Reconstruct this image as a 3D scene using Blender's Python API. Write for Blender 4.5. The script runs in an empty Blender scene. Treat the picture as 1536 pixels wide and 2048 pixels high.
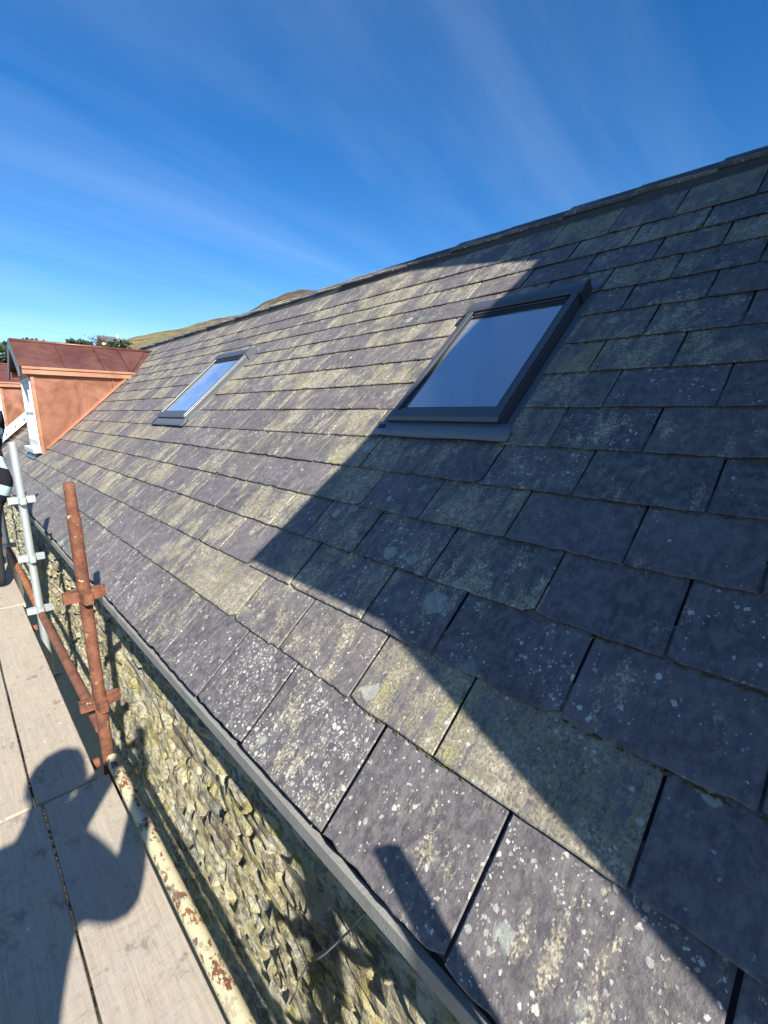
import bpy, math, random
import numpy as np
from mathutils import Vector, Matrix, noise as mnoise
random.seed(11)
scene = bpy.context.scene
COL = scene.collection

# ------------------------------------------------------------------ camera
PITCH, YAW, ROLL = math.radians(12.26), math.radians(43.92), math.radians(-0.235)
FPX = 905.5
FW = Vector((math.sin(YAW)*math.cos(PITCH), math.cos(YAW)*math.cos(PITCH), -math.sin(PITCH)))
RT0 = Vector((math.cos(YAW), -math.sin(YAW), 0)); DN0 = FW.cross(RT0)
RT = RT0*math.cos(ROLL) + DN0*math.sin(ROLL)
DN = DN0*math.cos(ROLL) - RT0*math.sin(ROLL)
cam = bpy.data.cameras.new('camera'); cam_o = bpy.data.objects.new('camera', cam); COL.objects.link(cam_o)
cam.sensor_fit = 'HORIZONTAL'; cam.sensor_width = 36; cam.lens = 36*FPX/1536
cam.clip_start = 0.02; cam.clip_end = 8000
M = Matrix((( RT.x, -DN.x, -FW.x), (RT.y, -DN.y, -FW.y), (RT.z, -DN.z, -FW.z)))
cam_o.matrix_world = M.to_4x4()
scene.camera = cam_o
def proj(p):
    p = Vector(p); z = p.dot(FW)
    if z < 0.05: return None
    return (768+FPX*p.dot(RT)/z, 1024+FPX*p.dot(DN)/z)

# ------------------------------------------------------------------ light
SUN = Vector((0.1857, 0.8102, -0.5560)).normalized()       # the way the light travels
sun = bpy.data.lights.new('sun', 'SUN'); sun.energy = 5.0; sun.angle = math.radians(0.53); sun.color = (1.0, 0.965, 0.90)
sun_o = bpy.data.objects.new('sun', sun); COL.objects.link(sun_o)
sun_o.rotation_euler = SUN.to_track_quat('-Z', 'Y').to_euler(); sun_o.location = (-3, -12, 10)
world = bpy.data.worlds.new('World'); scene.world = world; world.use_nodes = True
wt = world.node_tree; wn = wt.nodes; wn.clear()
def wnode(t, **k):
    n = wn.new(t)
    for a, b in k.items(): setattr(n, a, b)
    return n
sky = wnode('ShaderNodeTexSky', sky_type='NISHITA', sun_disc=False)
sky.sun_elevation = math.asin(-SUN.z); sky.sun_rotation = math.atan2(-SUN.x, -SUN.y)
sky.altitude = 300; sky.air_density = 1.0; sky.dust_density = 0.35; sky.ozone_density = 3.0
tc = wnode('ShaderNodeTexCoord'); sp_ = wnode('ShaderNodeSeparateXYZ'); cb_ = wnode('ShaderNodeCombineXYZ')
def wmath(op, a, b):      # thin high cloud on a flat layer overhead, drawn out along one wind direction
    n = wnode('ShaderNodeMath', operation=op)
    for i, q in enumerate((a, b)):
        if isinstance(q, (int, float)): n.inputs[i].default_value = q
        else: wt.links.new(q, n.inputs[i])
    return n.outputs[0]
wt.links.new(tc.outputs['Generated'], sp_.inputs[0])
hz_ = wmath('ADD', wmath('MAXIMUM', sp_.outputs[2], 0.0), 0.10)
px_, py_ = wmath('DIVIDE', sp_.outputs[0], hz_), wmath('DIVIDE', sp_.outputs[1], hz_)
wt.links.new(wmath('MULTIPLY', wmath('ADD', px_, wmath('MULTIPLY', py_, 0.25)), 0.24), cb_.inputs[0]); wt.links.new(wmath('MULTIPLY', wmath('SUBTRACT', py_, wmath('MULTIPLY', px_, 0.12)), 1.15), cb_.inputs[1])
mp = cb_
nz = wnode('ShaderNodeTexNoise'); nz.inputs['Scale'].default_value = 1.3; nz.inputs['Detail'].default_value = 6; nz.inputs['Roughness'].default_value = 0.52
nz.inputs['Distortion'].default_value = 0.35
rp_ = wnode('ShaderNodeValToRGB'); rp_.color_ramp.elements[0].position = 0.42; rp_.color_ramp.elements[1].position = 0.85
rp_.color_ramp.elements[0].color = (0, 0, 0, 1); rp_.color_ramp.elements[1].color = (0.16, 0.16, 0.16, 1)
mx = wnode('ShaderNodeMixRGB'); mx.inputs['Color2'].default_value = (7.0, 8.2, 9.6, 1)
bg = wnode('ShaderNodeBackground'); bg.inputs['Strength'].default_value = 0.086
wo = wnode('ShaderNodeOutputWorld')
wl = wt.links.new
wl(mp.outputs[0], nz.inputs['Vector']); wl(nz.outputs['Fac'], rp_.inputs['Fac'])
hs = wnode('ShaderNodeHueSaturation'); hs.inputs['Hue'].default_value = 0.506; hs.inputs['Saturation'].default_value = 1.35; hs.inputs['Value'].default_value = 1.0
wl(sky.outputs[0], hs.inputs['Color']); wl(hs.outputs[0], mx.inputs['Color1']); wl(rp_.outputs[0], mx.inputs['Fac']); wl(mx.outputs[0], bg.inputs['Color']); wl(bg.outputs[0], wo.inputs['Surface'])
vs = scene.view_settings; vs.view_transform = 'Standard'; vs.look = 'None'; vs.exposure = 1.05; vs.gamma = 1.0

# ------------------------------------------------------------------ materials
class NT:
    def __init__(s, name):
        s.m = bpy.data.materials.new(name); s.m.use_nodes = True; s.t = s.m.node_tree; s.n = s.t.nodes
        s.b = s.n['Principled BSDF']; s.out = s.n['Material Output']
    def link(s, a, b): s.t.links.new(a, b)
    def val(s, inp, v):
        if hasattr(v, 'is_linked') or hasattr(v, 'links'): s.link(v, inp)
        elif isinstance(v, (tuple, list)) and len(v) == 3 and inp.type == 'RGBA': inp.default_value = (*v, 1)
        else: inp.default_value = v
    def node(s, t, **k):
        n = s.n.new(t)
        for a, b in k.items(): setattr(n, a, b)
        return n
    def math(s, op, a, b=0.0, c=0.0, clamp=False):
        n = s.node('ShaderNodeMath', operation=op, use_clamp=clamp)
        s.val(n.inputs[0], a); s.val(n.inputs[1], b); s.val(n.inputs[2], c); return n.outputs[0]
    def mix(s, f, a, b, blend='MIX'):
        n = s.node('ShaderNodeMixRGB', blend_type=blend); s.val(n.inputs[0], f); s.val(n.inputs[1], a); s.val(n.inputs[2], b); return n.outputs[0]
    def mapping(s, v, scale=(1, 1, 1), rot=(0, 0, 0), loc=(0, 0, 0)):
        n = s.node('ShaderNodeMapping'); s.link(v, n.inputs[0]); n.inputs['Scale'].default_value = scale; n.inputs['Rotation'].default_value = rot; n.inputs['Location'].default_value = loc; return n.outputs[0]
    def noise(s, v, scale, detail=4, rough=0.55, dist=0.0):
        n = s.node('ShaderNodeTexNoise'); s.link(v, n.inputs['Vector']); n.inputs['Scale'].default_value = scale; n.inputs['Detail'].default_value = detail
        n.inputs['Roughness'].default_value = rough; n.inputs['Distortion'].default_value = dist; return n.outputs['Fac']
    def voro(s, v, scale, feat='F1', rnd=1.0):
        n = s.node('ShaderNodeTexVoronoi', feature=feat); s.link(v, n.inputs['Vector']); n.inputs['Scale'].default_value = scale; n.inputs['Randomness'].default_value = rnd; return n
    def step(s, x, lo, hi, a=0.0, b=1.0):
        n = s.node('ShaderNodeMapRange', interpolation_type='SMOOTHSTEP'); s.val(n.inputs[0], x); s.val(n.inputs[1], lo); s.val(n.inputs[2], hi); n.inputs[3].default_value = a; n.inputs[4].default_value = b; return n.outputs[0]
    def attr(s, name): return s.node('ShaderNodeAttribute', attribute_name=name)
    def sep(s, v):
        n = s.node('ShaderNodeSeparateXYZ'); s.link(v, n.inputs[0]); return n.outputs
    def comb(s, x, y, z):
        n = s.node('ShaderNodeCombineXYZ'); s.val(n.inputs[0], x); s.val(n.inputs[1], y); s.val(n.inputs[2], z); return n.outputs[0]
    def vadd(s, a, b):
        n = s.node('ShaderNodeVectorMath', operation='ADD'); s.link(a, n.inputs[0]); s.link(b, n.inputs[1]); return n.outputs[0]
    def bump(s, h, strength=0.4, dist=0.004):
        n = s.node('ShaderNodeBump'); n.inputs['Strength'].default_value = strength; n.inputs['Distance'].default_value = dist; s.link(h, n.inputs['Height']); s.link(n.outputs[0], s.b.inputs['Normal'])
    def fin(s, col=None, rough=None, metal=None, spec=None):
        if col is not None: s.val(s.b.inputs['Base Color'], col)
        if rough is not None: s.val(s.b.inputs['Roughness'], rough)
        if metal is not None: s.val(s.b.inputs['Metallic'], metal)
        if spec is not None: s.val(s.b.inputs['Specular IOR Level'], spec)
        return s.m

def mat_plain(name, col, rough=0.6, metal=0.0, var=0.12, scale=6.0, bump=0.0):
    n = NT(name); g = n.node('ShaderNodeNewGeometry').outputs['Position']
    f = n.noise(g, scale, 6, 0.6); c = n.mix(f, tuple(x*(1-var) for x in col), tuple(min(1, x*(1+var)) for x in col))
    if bump: n.bump(n.noise(g, scale*8, 5), bump)
    return n.fin(c, rough, metal)

def mat_slate():
    n = NT('slate_lichen')
    suv = n.attr('suv').outputs['Vector']; rn = n.sep(n.attr('rn').outputs['Vector']); hue = n.attr('hue').outputs['Fac']
    S = n.sep(suv)
    off = n.comb(n.math('MULTIPLY', rn[2], 37.0), n.math('MULTIPLY', hue, 53.0), 0.0)
    p = n.vadd(n.comb(S[0], S[1], 0.0), off)
    # stone
    tone = n.mix(hue, (0.082, 0.079, 0.088), (0.150, 0.122, 0.112))
    tone = n.mix(n.math('MULTIPLY', rn[2], 0.75), tone, (0.150, 0.130, 0.146))
    streak = n.noise(n.mapping(p, (70, 9, 1)), 1.0, 4, 0.6)
    blot = n.noise(p, 7.0, 4, 0.62)
    tone = n.mix(n.step(streak, 0.3, 0.7), tone, n.mix(0.40, tone, (0.23, 0.215, 0.21)))
    tone = n.mix(n.step(blot, 0.35, 0.7), n.mix(0.45, tone, (0.050, 0.046, 0.048)), tone)
    scr = n.noise(n.mapping(p, (14, 240, 1), (0, 0, 0.6)), 1.0, 1, 0.5)
    tone = n.mix(n.step(scr, 0.70, 0.80, 0, 0.25), tone, (0.32, 0.31, 0.31))
    w0 = n.comb(S[0], S[1], 3.0); gl = n.noise(n.mapping(w0, (1.5, 0.8, 1)), 5.5, 4, 0.62)      # growth that runs on from slate to slate
    mot = n.noise(n.mapping(w0, (1.15, 0.8, 1)), 34, 3, 0.72)
    tone = n.mix(n.step(mot, 0.38, 0.64, 0, 0.55), tone, (0.240, 0.212, 0.188))
    # clean strip where the lap used to be
    clean = n.step(n.math('ADD', S[2], n.math('MULTIPLY', n.math('SUBTRACT', blot, 0.5), 0.02)), 0.024, 0.033)
    clean = n.math('MAXIMUM', clean, n.math('SUBTRACT', 1.0, n.step(rn[2], 0.30, 0.34, 1, 0)))
    # crust lichen in grains and patches
    pw = n.vadd(p, n.mapping(n.comb(blot, streak, 0.0), (0.03, 0.02, 0)))
    fine = n.noise(n.mapping(pw, (1.2, 0.85, 1)), 120, 4, 0.72)
    mid = n.noise(n.mapping(p, (1.5, 0.42, 1)), 21, 4, 0.68)
    cr = n.math('ADD', n.math('ADD', n.math('MULTIPLY', mid, 0.55), n.math('MULTIPLY', fine, 0.52)), n.math('MULTIPLY_ADD', gl, 0.66, -0.19))
    thr = n.math('SUBTRACT', 0.872, n.math('MULTIPLY', rn[0], 0.32))
    crust = n.math('MULTIPLY', n.step(cr, thr, n.math('ADD', thr, 0.09)), clean)
    crust = n.math('MULTIPLY', crust, n.step(fine, 0.38, 0.58, 0.12, 1.0))
    cvar = n.noise(p, 44, 3, 0.6)
    ccol = n.mix(n.step(cvar, 0.35, 0.65), (0.30, 0.255, 0.155), (0.56, 0.50, 0.345))
    ccol = n.mix(n.step(gl, 0.40, 0.62, 0.75, 0.0), ccol, (0.235, 0.215, 0.125))
    lo = n.noise(n.mapping(p, (2.2, 0.8, 1)), 3.6, 3, 0.6)
    ccol = n.mix(n.math('MULTIPLY', n.step(lo, 0.54, 0.66), n.step(rn[0], 0.55, 0.95, 0, 0.75)), ccol, (0.40, 0.365, 0.115))
    col = n.mix(n.math('MULTIPLY', crust, 0.86), tone, ccol)
    moss = n.math('MULTIPLY', n.math('SUBTRACT', 1.0, n.step(lo, 0.30, 0.39)), n.step(mid, 0.35, 0.55))
    col = n.mix(n.math('MULTIPLY', moss, n.step(rn[0], 0.2, 0.7, 0, 0.6)), col, (0.085, 0.080, 0.030))
    # pale rosettes
    def rosettes(scale, rmin, rmax, keep, jag):
        v = n.voro(pw, scale); rr = n.sep(v.outputs['Color'])
        rad = n.math('MULTIPLY_ADD', n.math('MULTIPLY', rr[0], rr[0]), rmax-rmin, rmin)
        d = n.math('MULTIPLY_ADD', n.math('SUBTRACT', fine if scale > 20 else mid, 0.5), jag, v.outputs['Distance'])
        inside = n.math('SUBTRACT', 1.0, n.step(d, rad, n.math('ADD', rad, 0.06)))
        return n.math('MULTIPLY', n.math('MULTIPLY', inside, n.math('LESS_THAN', rr[1], keep)), n.math('MULTIPLY_ADD', rr[2], 0.55, 0.45))
    clump = n.step(n.math('MULTIPLY_ADD', mid, 0.5, n.math('MULTIPLY', blot, 0.5)), 0.40, 0.60)
    w1 = rosettes(66, 0.10, 0.50, n.math('MULTIPLY', n.math('MULTIPLY', rn[1], clump), 1.2), 0.9)
    w2 = rosettes(135, 0.14, 0.50, n.math('MULTIPLY', n.math('MULTIPLY', rn[1], clump), 0.9), 0.8)
    white = n.math('MULTIPLY', n.math('MAXIMUM', w1, w2), clean)
    col = n.mix(n.math('MULTIPLY', white, 0.88), col, n.mix(cvar, (0.50, 0.46, 0.36), (0.72, 0.71, 0.64)))
    g1 = n.math('MAXIMUM', rosettes(5.2, 0.06, 0.26, 0.22, 0.42), rosettes(11, 0.08, 0.30, 0.16, 0.5))
    col = n.mix(n.math('MULTIPLY', g1, 0.8), col, n.mix(n.step(cvar, 0.3, 0.7), (0.26, 0.275, 0.235), (0.43, 0.44, 0.37)))
    hb_ = n.noise(p, 150, 3, 0.7)
    n.bump(n.math('ADD', n.math('MULTIPLY', n.noise(n.mapping(p, (60, 12, 1)), 1.0, 2, 0.6), 0.7), hb_), 0.5, 0.004)
    lich = n.math('MAXIMUM', n.math('MAXIMUM', crust, white), g1)
    return n.fin(col, n.step(lich, 0, 1, 0.62, 0.95), 0, 0.22)

def mat_stone():
    n = NT('rubble_stone_lichen'); g = n.node('ShaderNodeNewGeometry').outputs['Position']
    rn = n.attr('rn').outputs['Vector']; r = n.sep(rn)
    p = n.mapping(g, (1, 0.45, 1))
    base = n.mix(r[0], (0.22, 0.185, 0.135), (0.44, 0.39, 0.30))
    base = n.mix(n.step(r[1], 0.80, 0.84), base, (0.36, 0.37, 0.36))
    lay = n.noise(n.mapping(g, (20, 12, 70)), 1.0, 5, 0.65)
    base = n.mix(n.step(lay, 0.35, 0.65), n.mix(0.55, base, (0.045, 0.042, 0.035)), base)
    l1 = n.noise(p, 34, 5, 0.72)
    l2 = n.noise(g, 3.5, 4)
    lich = n.math('ADD', n.math('MULTIPLY', l1, 0.8), n.math('MULTIPLY', l2, 0.4))
    lm = n.step(lich, 0.50, 0.66)
    lc = n.mix(n.step(n.noise(g, 12, 5), 0.4, 0.62), (0.64, 0.555, 0.27), (0.74, 0.69, 0.50))
    lc = n.mix(n.step(n.noise(g, 7, 5), 0.53, 0.66, 0, 0.8), lc, (0.34, 0.30, 0.07))
    lc = n.mix(n.step(n.noise(n.mapping(g, (1, 1, 1), (0, 0, 0), (3, 8, 1)), 6, 6, 0.6), 0.57, 0.66, 0, 0.8), lc, (0.085, 0.082, 0.035))
    col = n.mix(n.math('MULTIPLY', lm, 0.9), base, lc)
    spots = n.voro(g, 75); sp = n.math('MULTIPLY', n.math('LESS_THAN', spots.outputs['Distance'], 0.28), n.math('LESS_THAN', n.sep(spots.outputs['Color'])[0], 0.16))
    col = n.mix(n.math('MULTIPLY', sp, 0.7), col, (0.62, 0.60, 0.52))
    h = n.math('ADD', n.math('MULTIPLY', lay, 0.8), n.math('ADD', n.math('MULTIPLY', l1, 0.7), n.noise(g, 120, 5, 0.7)))
    n.bump(h, 1.0, 0.02)
    return n.fin(col, 0.95, 0, 0.2)

def mat_wood():
    n = NT('weathered_board'); tco = n.node('ShaderNodeTexCoord').outputs['Object']; oi = n.node('ShaderNodeObjectInfo')
    r = oi.outputs['Random']; p = n.vadd(tco, n.comb(n.math('MULTIPLY', r, 31.0), n.math('MULTIPLY', r, 17.0), 0.0))
    grain = n.noise(n.mapping(p, (110, 4, 4)), 1.0, 6, 0.65, 0.6); fine = n.noise(n.mapping(p, (420, 14, 30)), 1.0, 4, 0.6); blot = n.noise(p, 5, 5, 0.6)
    cross = n.noise(n.mapping(p, (9, 130, 9)), 1.0, 4, 0.6)
    c = n.mix(n.step(grain, 0.3, 0.7), (0.385, 0.320, 0.240), (0.465, 0.395, 0.300))
    c = n.mix(n.step(fine, 0.50, 0.80, 0, 0.28), c, (0.19, 0.155, 0.12))
    c = n.mix(n.step(cross, 0.52, 0.74, 0, 0.30), c, (0.21, 0.17, 0.13))
    dirt = n.noise(p, 38, 5, 0.75); c = n.mix(n.step(dirt, 0.50, 0.72, 0, 0.5), c, (0.22, 0.185, 0.15))
    c = n.mix(n.step(blot, 0.42, 0.72, 0, 0.5), c, n.mix(r, (0.40, 0.36, 0.31), (0.47, 0.38, 0.27)))
    st = n.math('MULTIPLY', n.step(n.noise(n.mapping(p, (1, 0.6, 1)), 21, 6, 0.7), 0.55, 0.64), n.step(n.noise(p, 3.5, 2), 0.48, 0.60))
    c = n.mix(n.math('MULTIPLY', st, 0.40), c, (0.055, 0.040, 0.030))
    red = n.step(n.noise(n.mapping(p, (6, 2.2, 6), (0, 0, 0), (9, 4, 0)), 1.4, 4), 0.67, 0.76, 0, 0.5)
    c = n.mix(red, c, (0.24, 0.105, 0.055))
    v = n.voro(p, 26); sp = n.math('MULTIPLY', n.math('LESS_THAN', v.outputs['Distance'], 0.16), n.math('LESS_THAN', n.sep(v.outputs['Color'])[0], 0.10))
    c = n.mix(n.math('MULTIPLY', sp, 0.8), c, (0.62, 0.62, 0.58))
    n.bump(n.math('ADD', n.math('ADD', grain, fine), n.math('MULTIPLY', cross, 0.4)), 0.5, 0.003)
    return n.fin(c, 0.88, 0, 0.25)

def mat_rust(name, paint=None, cov=0.5, rustc=((0.125, 0.045, 0.026), (0.31, 0.115, 0.045)), dark=None):
    n = NT(name); g = n.node('ShaderNodeNewGeometry').outputs['Position']
    a = n.noise(g, 16, 6, 0.65); b = n.noise(g, 150, 5, 0.7)
    c = n.mix(n.step(a, 0.35, 0.68), rustc[0], rustc[1]); c = n.mix(n.step(b, 0.45, 0.75, 0, 0.45), c, (0.34, 0.15, 0.075))
    c = n.mix(n.step(n.noise(g, 60, 4), 0.60, 0.72, 0, 0.7), c, (0.07, 0.032, 0.025))
    h = n.math('ADD', b, a)
    if paint:
        q = n.noise(n.mapping(g, (1, 0.55, 1)), 30, 7, 0.74); k = n.step(q, cov, cov+0.02)
        c = n.mix(k, c, n.mix(n.noise(g, 9, 4), tuple(x*0.72 for x in paint), paint)); h = n.math('ADD', h, n.math('MULTIPLY', k, 1.4))
        if dark:
            k2 = n.step(n.noise(n.mapping(g, (1, 0.6, 1), (0, 0, 0), (4, 4, 4)), 22, 6, 0.7), 0.575, 0.585); c = n.mix(n.math('MULTIPLY', k2, n.step(n.sep(g)[1], 0.6, 1.9, 0.25, 1.0)), c, dark)
    n.bump(h, 0.5, 0.003)
    return n.fin(c, 0.8, 0.0, 0.3)

def mat_copper(name, c0, c1, rough, metal):
    n = NT(name); g = n.node('ShaderNodeNewGeometry').outputs['Position']
    a = n.noise(g, 2.2, 5, 0.6, 1.2); b = n.noise(n.mapping(g, (1, 1, 1.6)), 7, 6, 0.65)
    c = n.mix(n.step(n.math('ADD', n.math('MULTIPLY', a, 0.6), n.math('MULTIPLY', b, 0.4)), 0.35, 0.65), c0, c1)
    n.bump(n.noise(g, 2.6, 3), 0.30, 0.02)
    return n.fin(c, n.step(a, 0.3, 0.7, rough-0.07, rough+0.1), metal)

def mat_glass(name):
    n = NT(name)
    for x in [n.b]: n.n.remove(x)
    fr = n.node('ShaderNodeFresnel'); fr.inputs[0].default_value = 1.52
    f2 = n.math('MULTIPLY_ADD', fr.outputs[0], 1.4, 0.58, clamp=True)
    tr = n.node('ShaderNodeBsdfTransparent'); tr.inputs[0].default_value = (0.74, 0.82, 0.86, 1)
    gl = n.node('ShaderNodeBsdfGlossy'); gl.inputs['Roughness'].default_value = 0.012; gl.inputs[0].default_value = (0.92, 0.96, 1, 1)
    m = n.node('ShaderNodeMixShader'); n.link(f2, m.inputs[0]); n.link(tr.outputs[0], m.inputs[1]); n.link(gl.outputs[0], m.inputs[2]); 
    df = n.node('ShaderNodeBsdfDiffuse'); df.inputs[0].default_value = (0.62, 0.66, 0.70, 1); g = n.node('ShaderNodeNewGeometry').outputs['Position']
    m2 = n.node('ShaderNodeMixShader'); n.link(n.step(n.noise(g, 5, 5, 0.65), 0.3, 0.75, 0.10, 0.24), m2.inputs[0]); n.link(m.outputs[0], m2.inputs[1]); n.link(df.outputs[0], m2.inputs[2]); n.link(m2.outputs[0], n.out.inputs[0])
    return n.m

def mat_terrain():
    n = NT('moorland'); g = n.node('ShaderNodeNewGeometry').outputs['Position']; z = n.sep(g)[2]
    a = n.noise(g, 0.02, 8, 0.62); b = n.noise(g, 0.09, 8, 0.65); c3 = n.noise(g, 0.3, 6, 0.65)
    grass = n.mix(n.step(b, 0.4, 0.65), (0.17, 0.135, 0.06), (0.30, 0.245, 0.12))
    grass = n.mix(n.step(c3, 0.55, 0.65, 0, 0.55), grass, (0.105, 0.095, 0.035))
    heath = n.mix(b, (0.085, 0.052, 0.036), (0.15, 0.095, 0.062))
    hz = n.math('ADD', n.math('DIVIDE', z, 150.0), n.math('MULTIPLY', n.math('SUBTRACT', a, 0.5), 1.6))
    c = n.mix(n.step(hz, 0.90, 1.05), grass, heath)
    c = n.mix(n.step(n.noise(g, 0.05, 7, 0.7), 0.52, 0.60, 0, 0.85), c, (0.05, 0.048, 0.022))
    c = n.mix(n.step(z, -4.8, -2.0), n.mix(n.step(n.noise(g, 0.8, 3), 0.4, 0.6), (0.035, 0.030, 0.024), (0.055, 0.048, 0.036)), c)
    n.bump(n.math('ADD', b, c3), 0.8, 1.5)
    return n.fin(c, 0.95, 0, 0.1)

def mat_leaf(name, c0, c1):
    n = NT(name); g = n.node('ShaderNodeNewGeometry'); f = n.noise(g.outputs['Position'], 1.3, 4, 0.6)
    return n.fin(n.mix(n.step(f, 0.35, 0.65), c0, c1), 0.8, 0, 0.2)

def mat_stripes():
    n = NT('striped_knit'); t = n.node('ShaderNodeTexCoord').outputs['Object']; z = n.sep(n.mapping(t, (1, 1, 1), (0, -0.45, 0)))[2]
    f = n.math('FRACT', n.math('MULTIPLY', z, 4.6)); k = n.math('GREATER_THAN', f, 0.62)
    c = n.mix(k, (0.018, 0.018, 0.026), (0.42, 0.60, 0.66)); n.bump(n.noise(t, 220, 3), 0.4, 0.002)
    return n.fin(c, 0.95, 0, 0.1)

MAT = dict(
    slate=mat_slate(), stone=mat_stone(), wood=mat_wood(),
    deck=mat_plain('slate_underlay', (0.05, 0.05, 0.056), 0.9),
    mortar=mat_plain('lime_mortar', (0.30, 0.265, 0.165), 0.95, 0, 0.5, 14, 0.9),
    render=mat_plain('grey_lime_render', (0.30, 0.29, 0.26), 0.95, 0, 0.3, 4, 0.6),
    fascia=mat_plain('grey_eave_board', (0.25, 0.245, 0.215), 0.85, 0, 0.35, 14, 0.5),
    ridge=None,
    ridgebed=mat_plain('ridge_bedding', (0.075, 0.08, 0.082), 0.9, 0, 0.3, 20, 0.4),
    alu=mat_plain('grey_aluminium', (0.115, 0.122, 0.128), 0.38, 0.4, 0.06, 3),
    alud=mat_plain('dark_seal', (0.018, 0.019, 0.021), 0.55),
    lead=mat_plain('grey_flashing', (0.165, 0.18, 0.20), 0.42, 0.35, 0.12, 5),
    reveal=mat_plain('white_lining', (0.78, 0.77, 0.74), 0.7, 0, 0.03),
    dark=mat_plain('dim_room', (0.06, 0.055, 0.05), 0.9),  # the unlit room's dimness put into the colour
    white=mat_plain('white_paint', (0.78, 0.77, 0.73), 0.45, 0, 0.04),
    copper=mat_copper('new_copper_cheek', (0.275, 0.118, 0.070), (0.345, 0.158, 0.097), 0.36, 0.62),
    copperr=mat_copper('browned_copper_roof', (0.115, 0.045, 0.034), (0.175, 0.073, 0.054), 0.45, 0.35),
    copperb=mat_copper('bright_copper_trim', (0.33, 0.148, 0.085), (0.42, 0.205, 0.125), 0.45, 0.40),
    glass=mat_glass('window_glass'),
    rust=mat_rust('rusted_steel', (0.60, 0.50, 0.30), 0.625, ((0.085, 0.034, 0.024), (0.21, 0.082, 0.042))),
    rustl=mat_rust('rusted_ledger', None, 0, ((0.13, 0.055, 0.037), (0.24, 0.10, 0.055))),
    rusto=mat_rust('orange_rust', None, 0, ((0.22, 0.08, 0.035), (0.42, 0.16, 0.06))),
    cream=mat_rust('flaking_cream_paint', (0.70, 0.60, 0.36), 0.425, ((0.15, 0.06, 0.03), (0.30, 0.13, 0.055)), (0.075, 0.075, 0.085)),
    galv=mat_plain('galvanised_steel', (0.50, 0.545, 0.53), 0.42, 0.55, 0.22, 22, 0.15),
    terrain=mat_terrain(),
    pine=mat_leaf('pine_needles', (0.022, 0.036, 0.018), (0.05, 0.072, 0.03)),
    larch=mat_leaf('bare_twigs', (0.075, 0.05, 0.035), (0.12, 0.085, 0.05)),
    bark=mat_plain('bark', (0.085, 0.06, 0.042), 0.95, 0, 0.3, 5),
    stripes=mat_stripes(),
    trouser=mat_plain('black_trousers', (0.016, 0.016, 0.02), 0.9),
    jacket=mat_plain('navy_jacket', (0.03, 0.035, 0.055), 0.85),
    skin=mat_plain('skin', (0.52, 0.33, 0.245), 0.55, 0, 0.06),
    hair=mat_plain('brown_hair', (0.05, 0.032, 0.02), 0.7, 0, 0.3, 60),
    phone=mat_plain('black_phone', (0.02, 0.02, 0.022), 0.25),
    moss=mat_plain('moss_tufts', (0.085, 0.080, 0.034), 0.95, 0, 0.5, 40),
    wire=mat_plain('grey_wire', (0.22, 0.215, 0.20), 0.5, 0.3),
    tile=mat_plain('roof_far', (0.09, 0.09, 0.10), 0.9),
)

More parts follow.
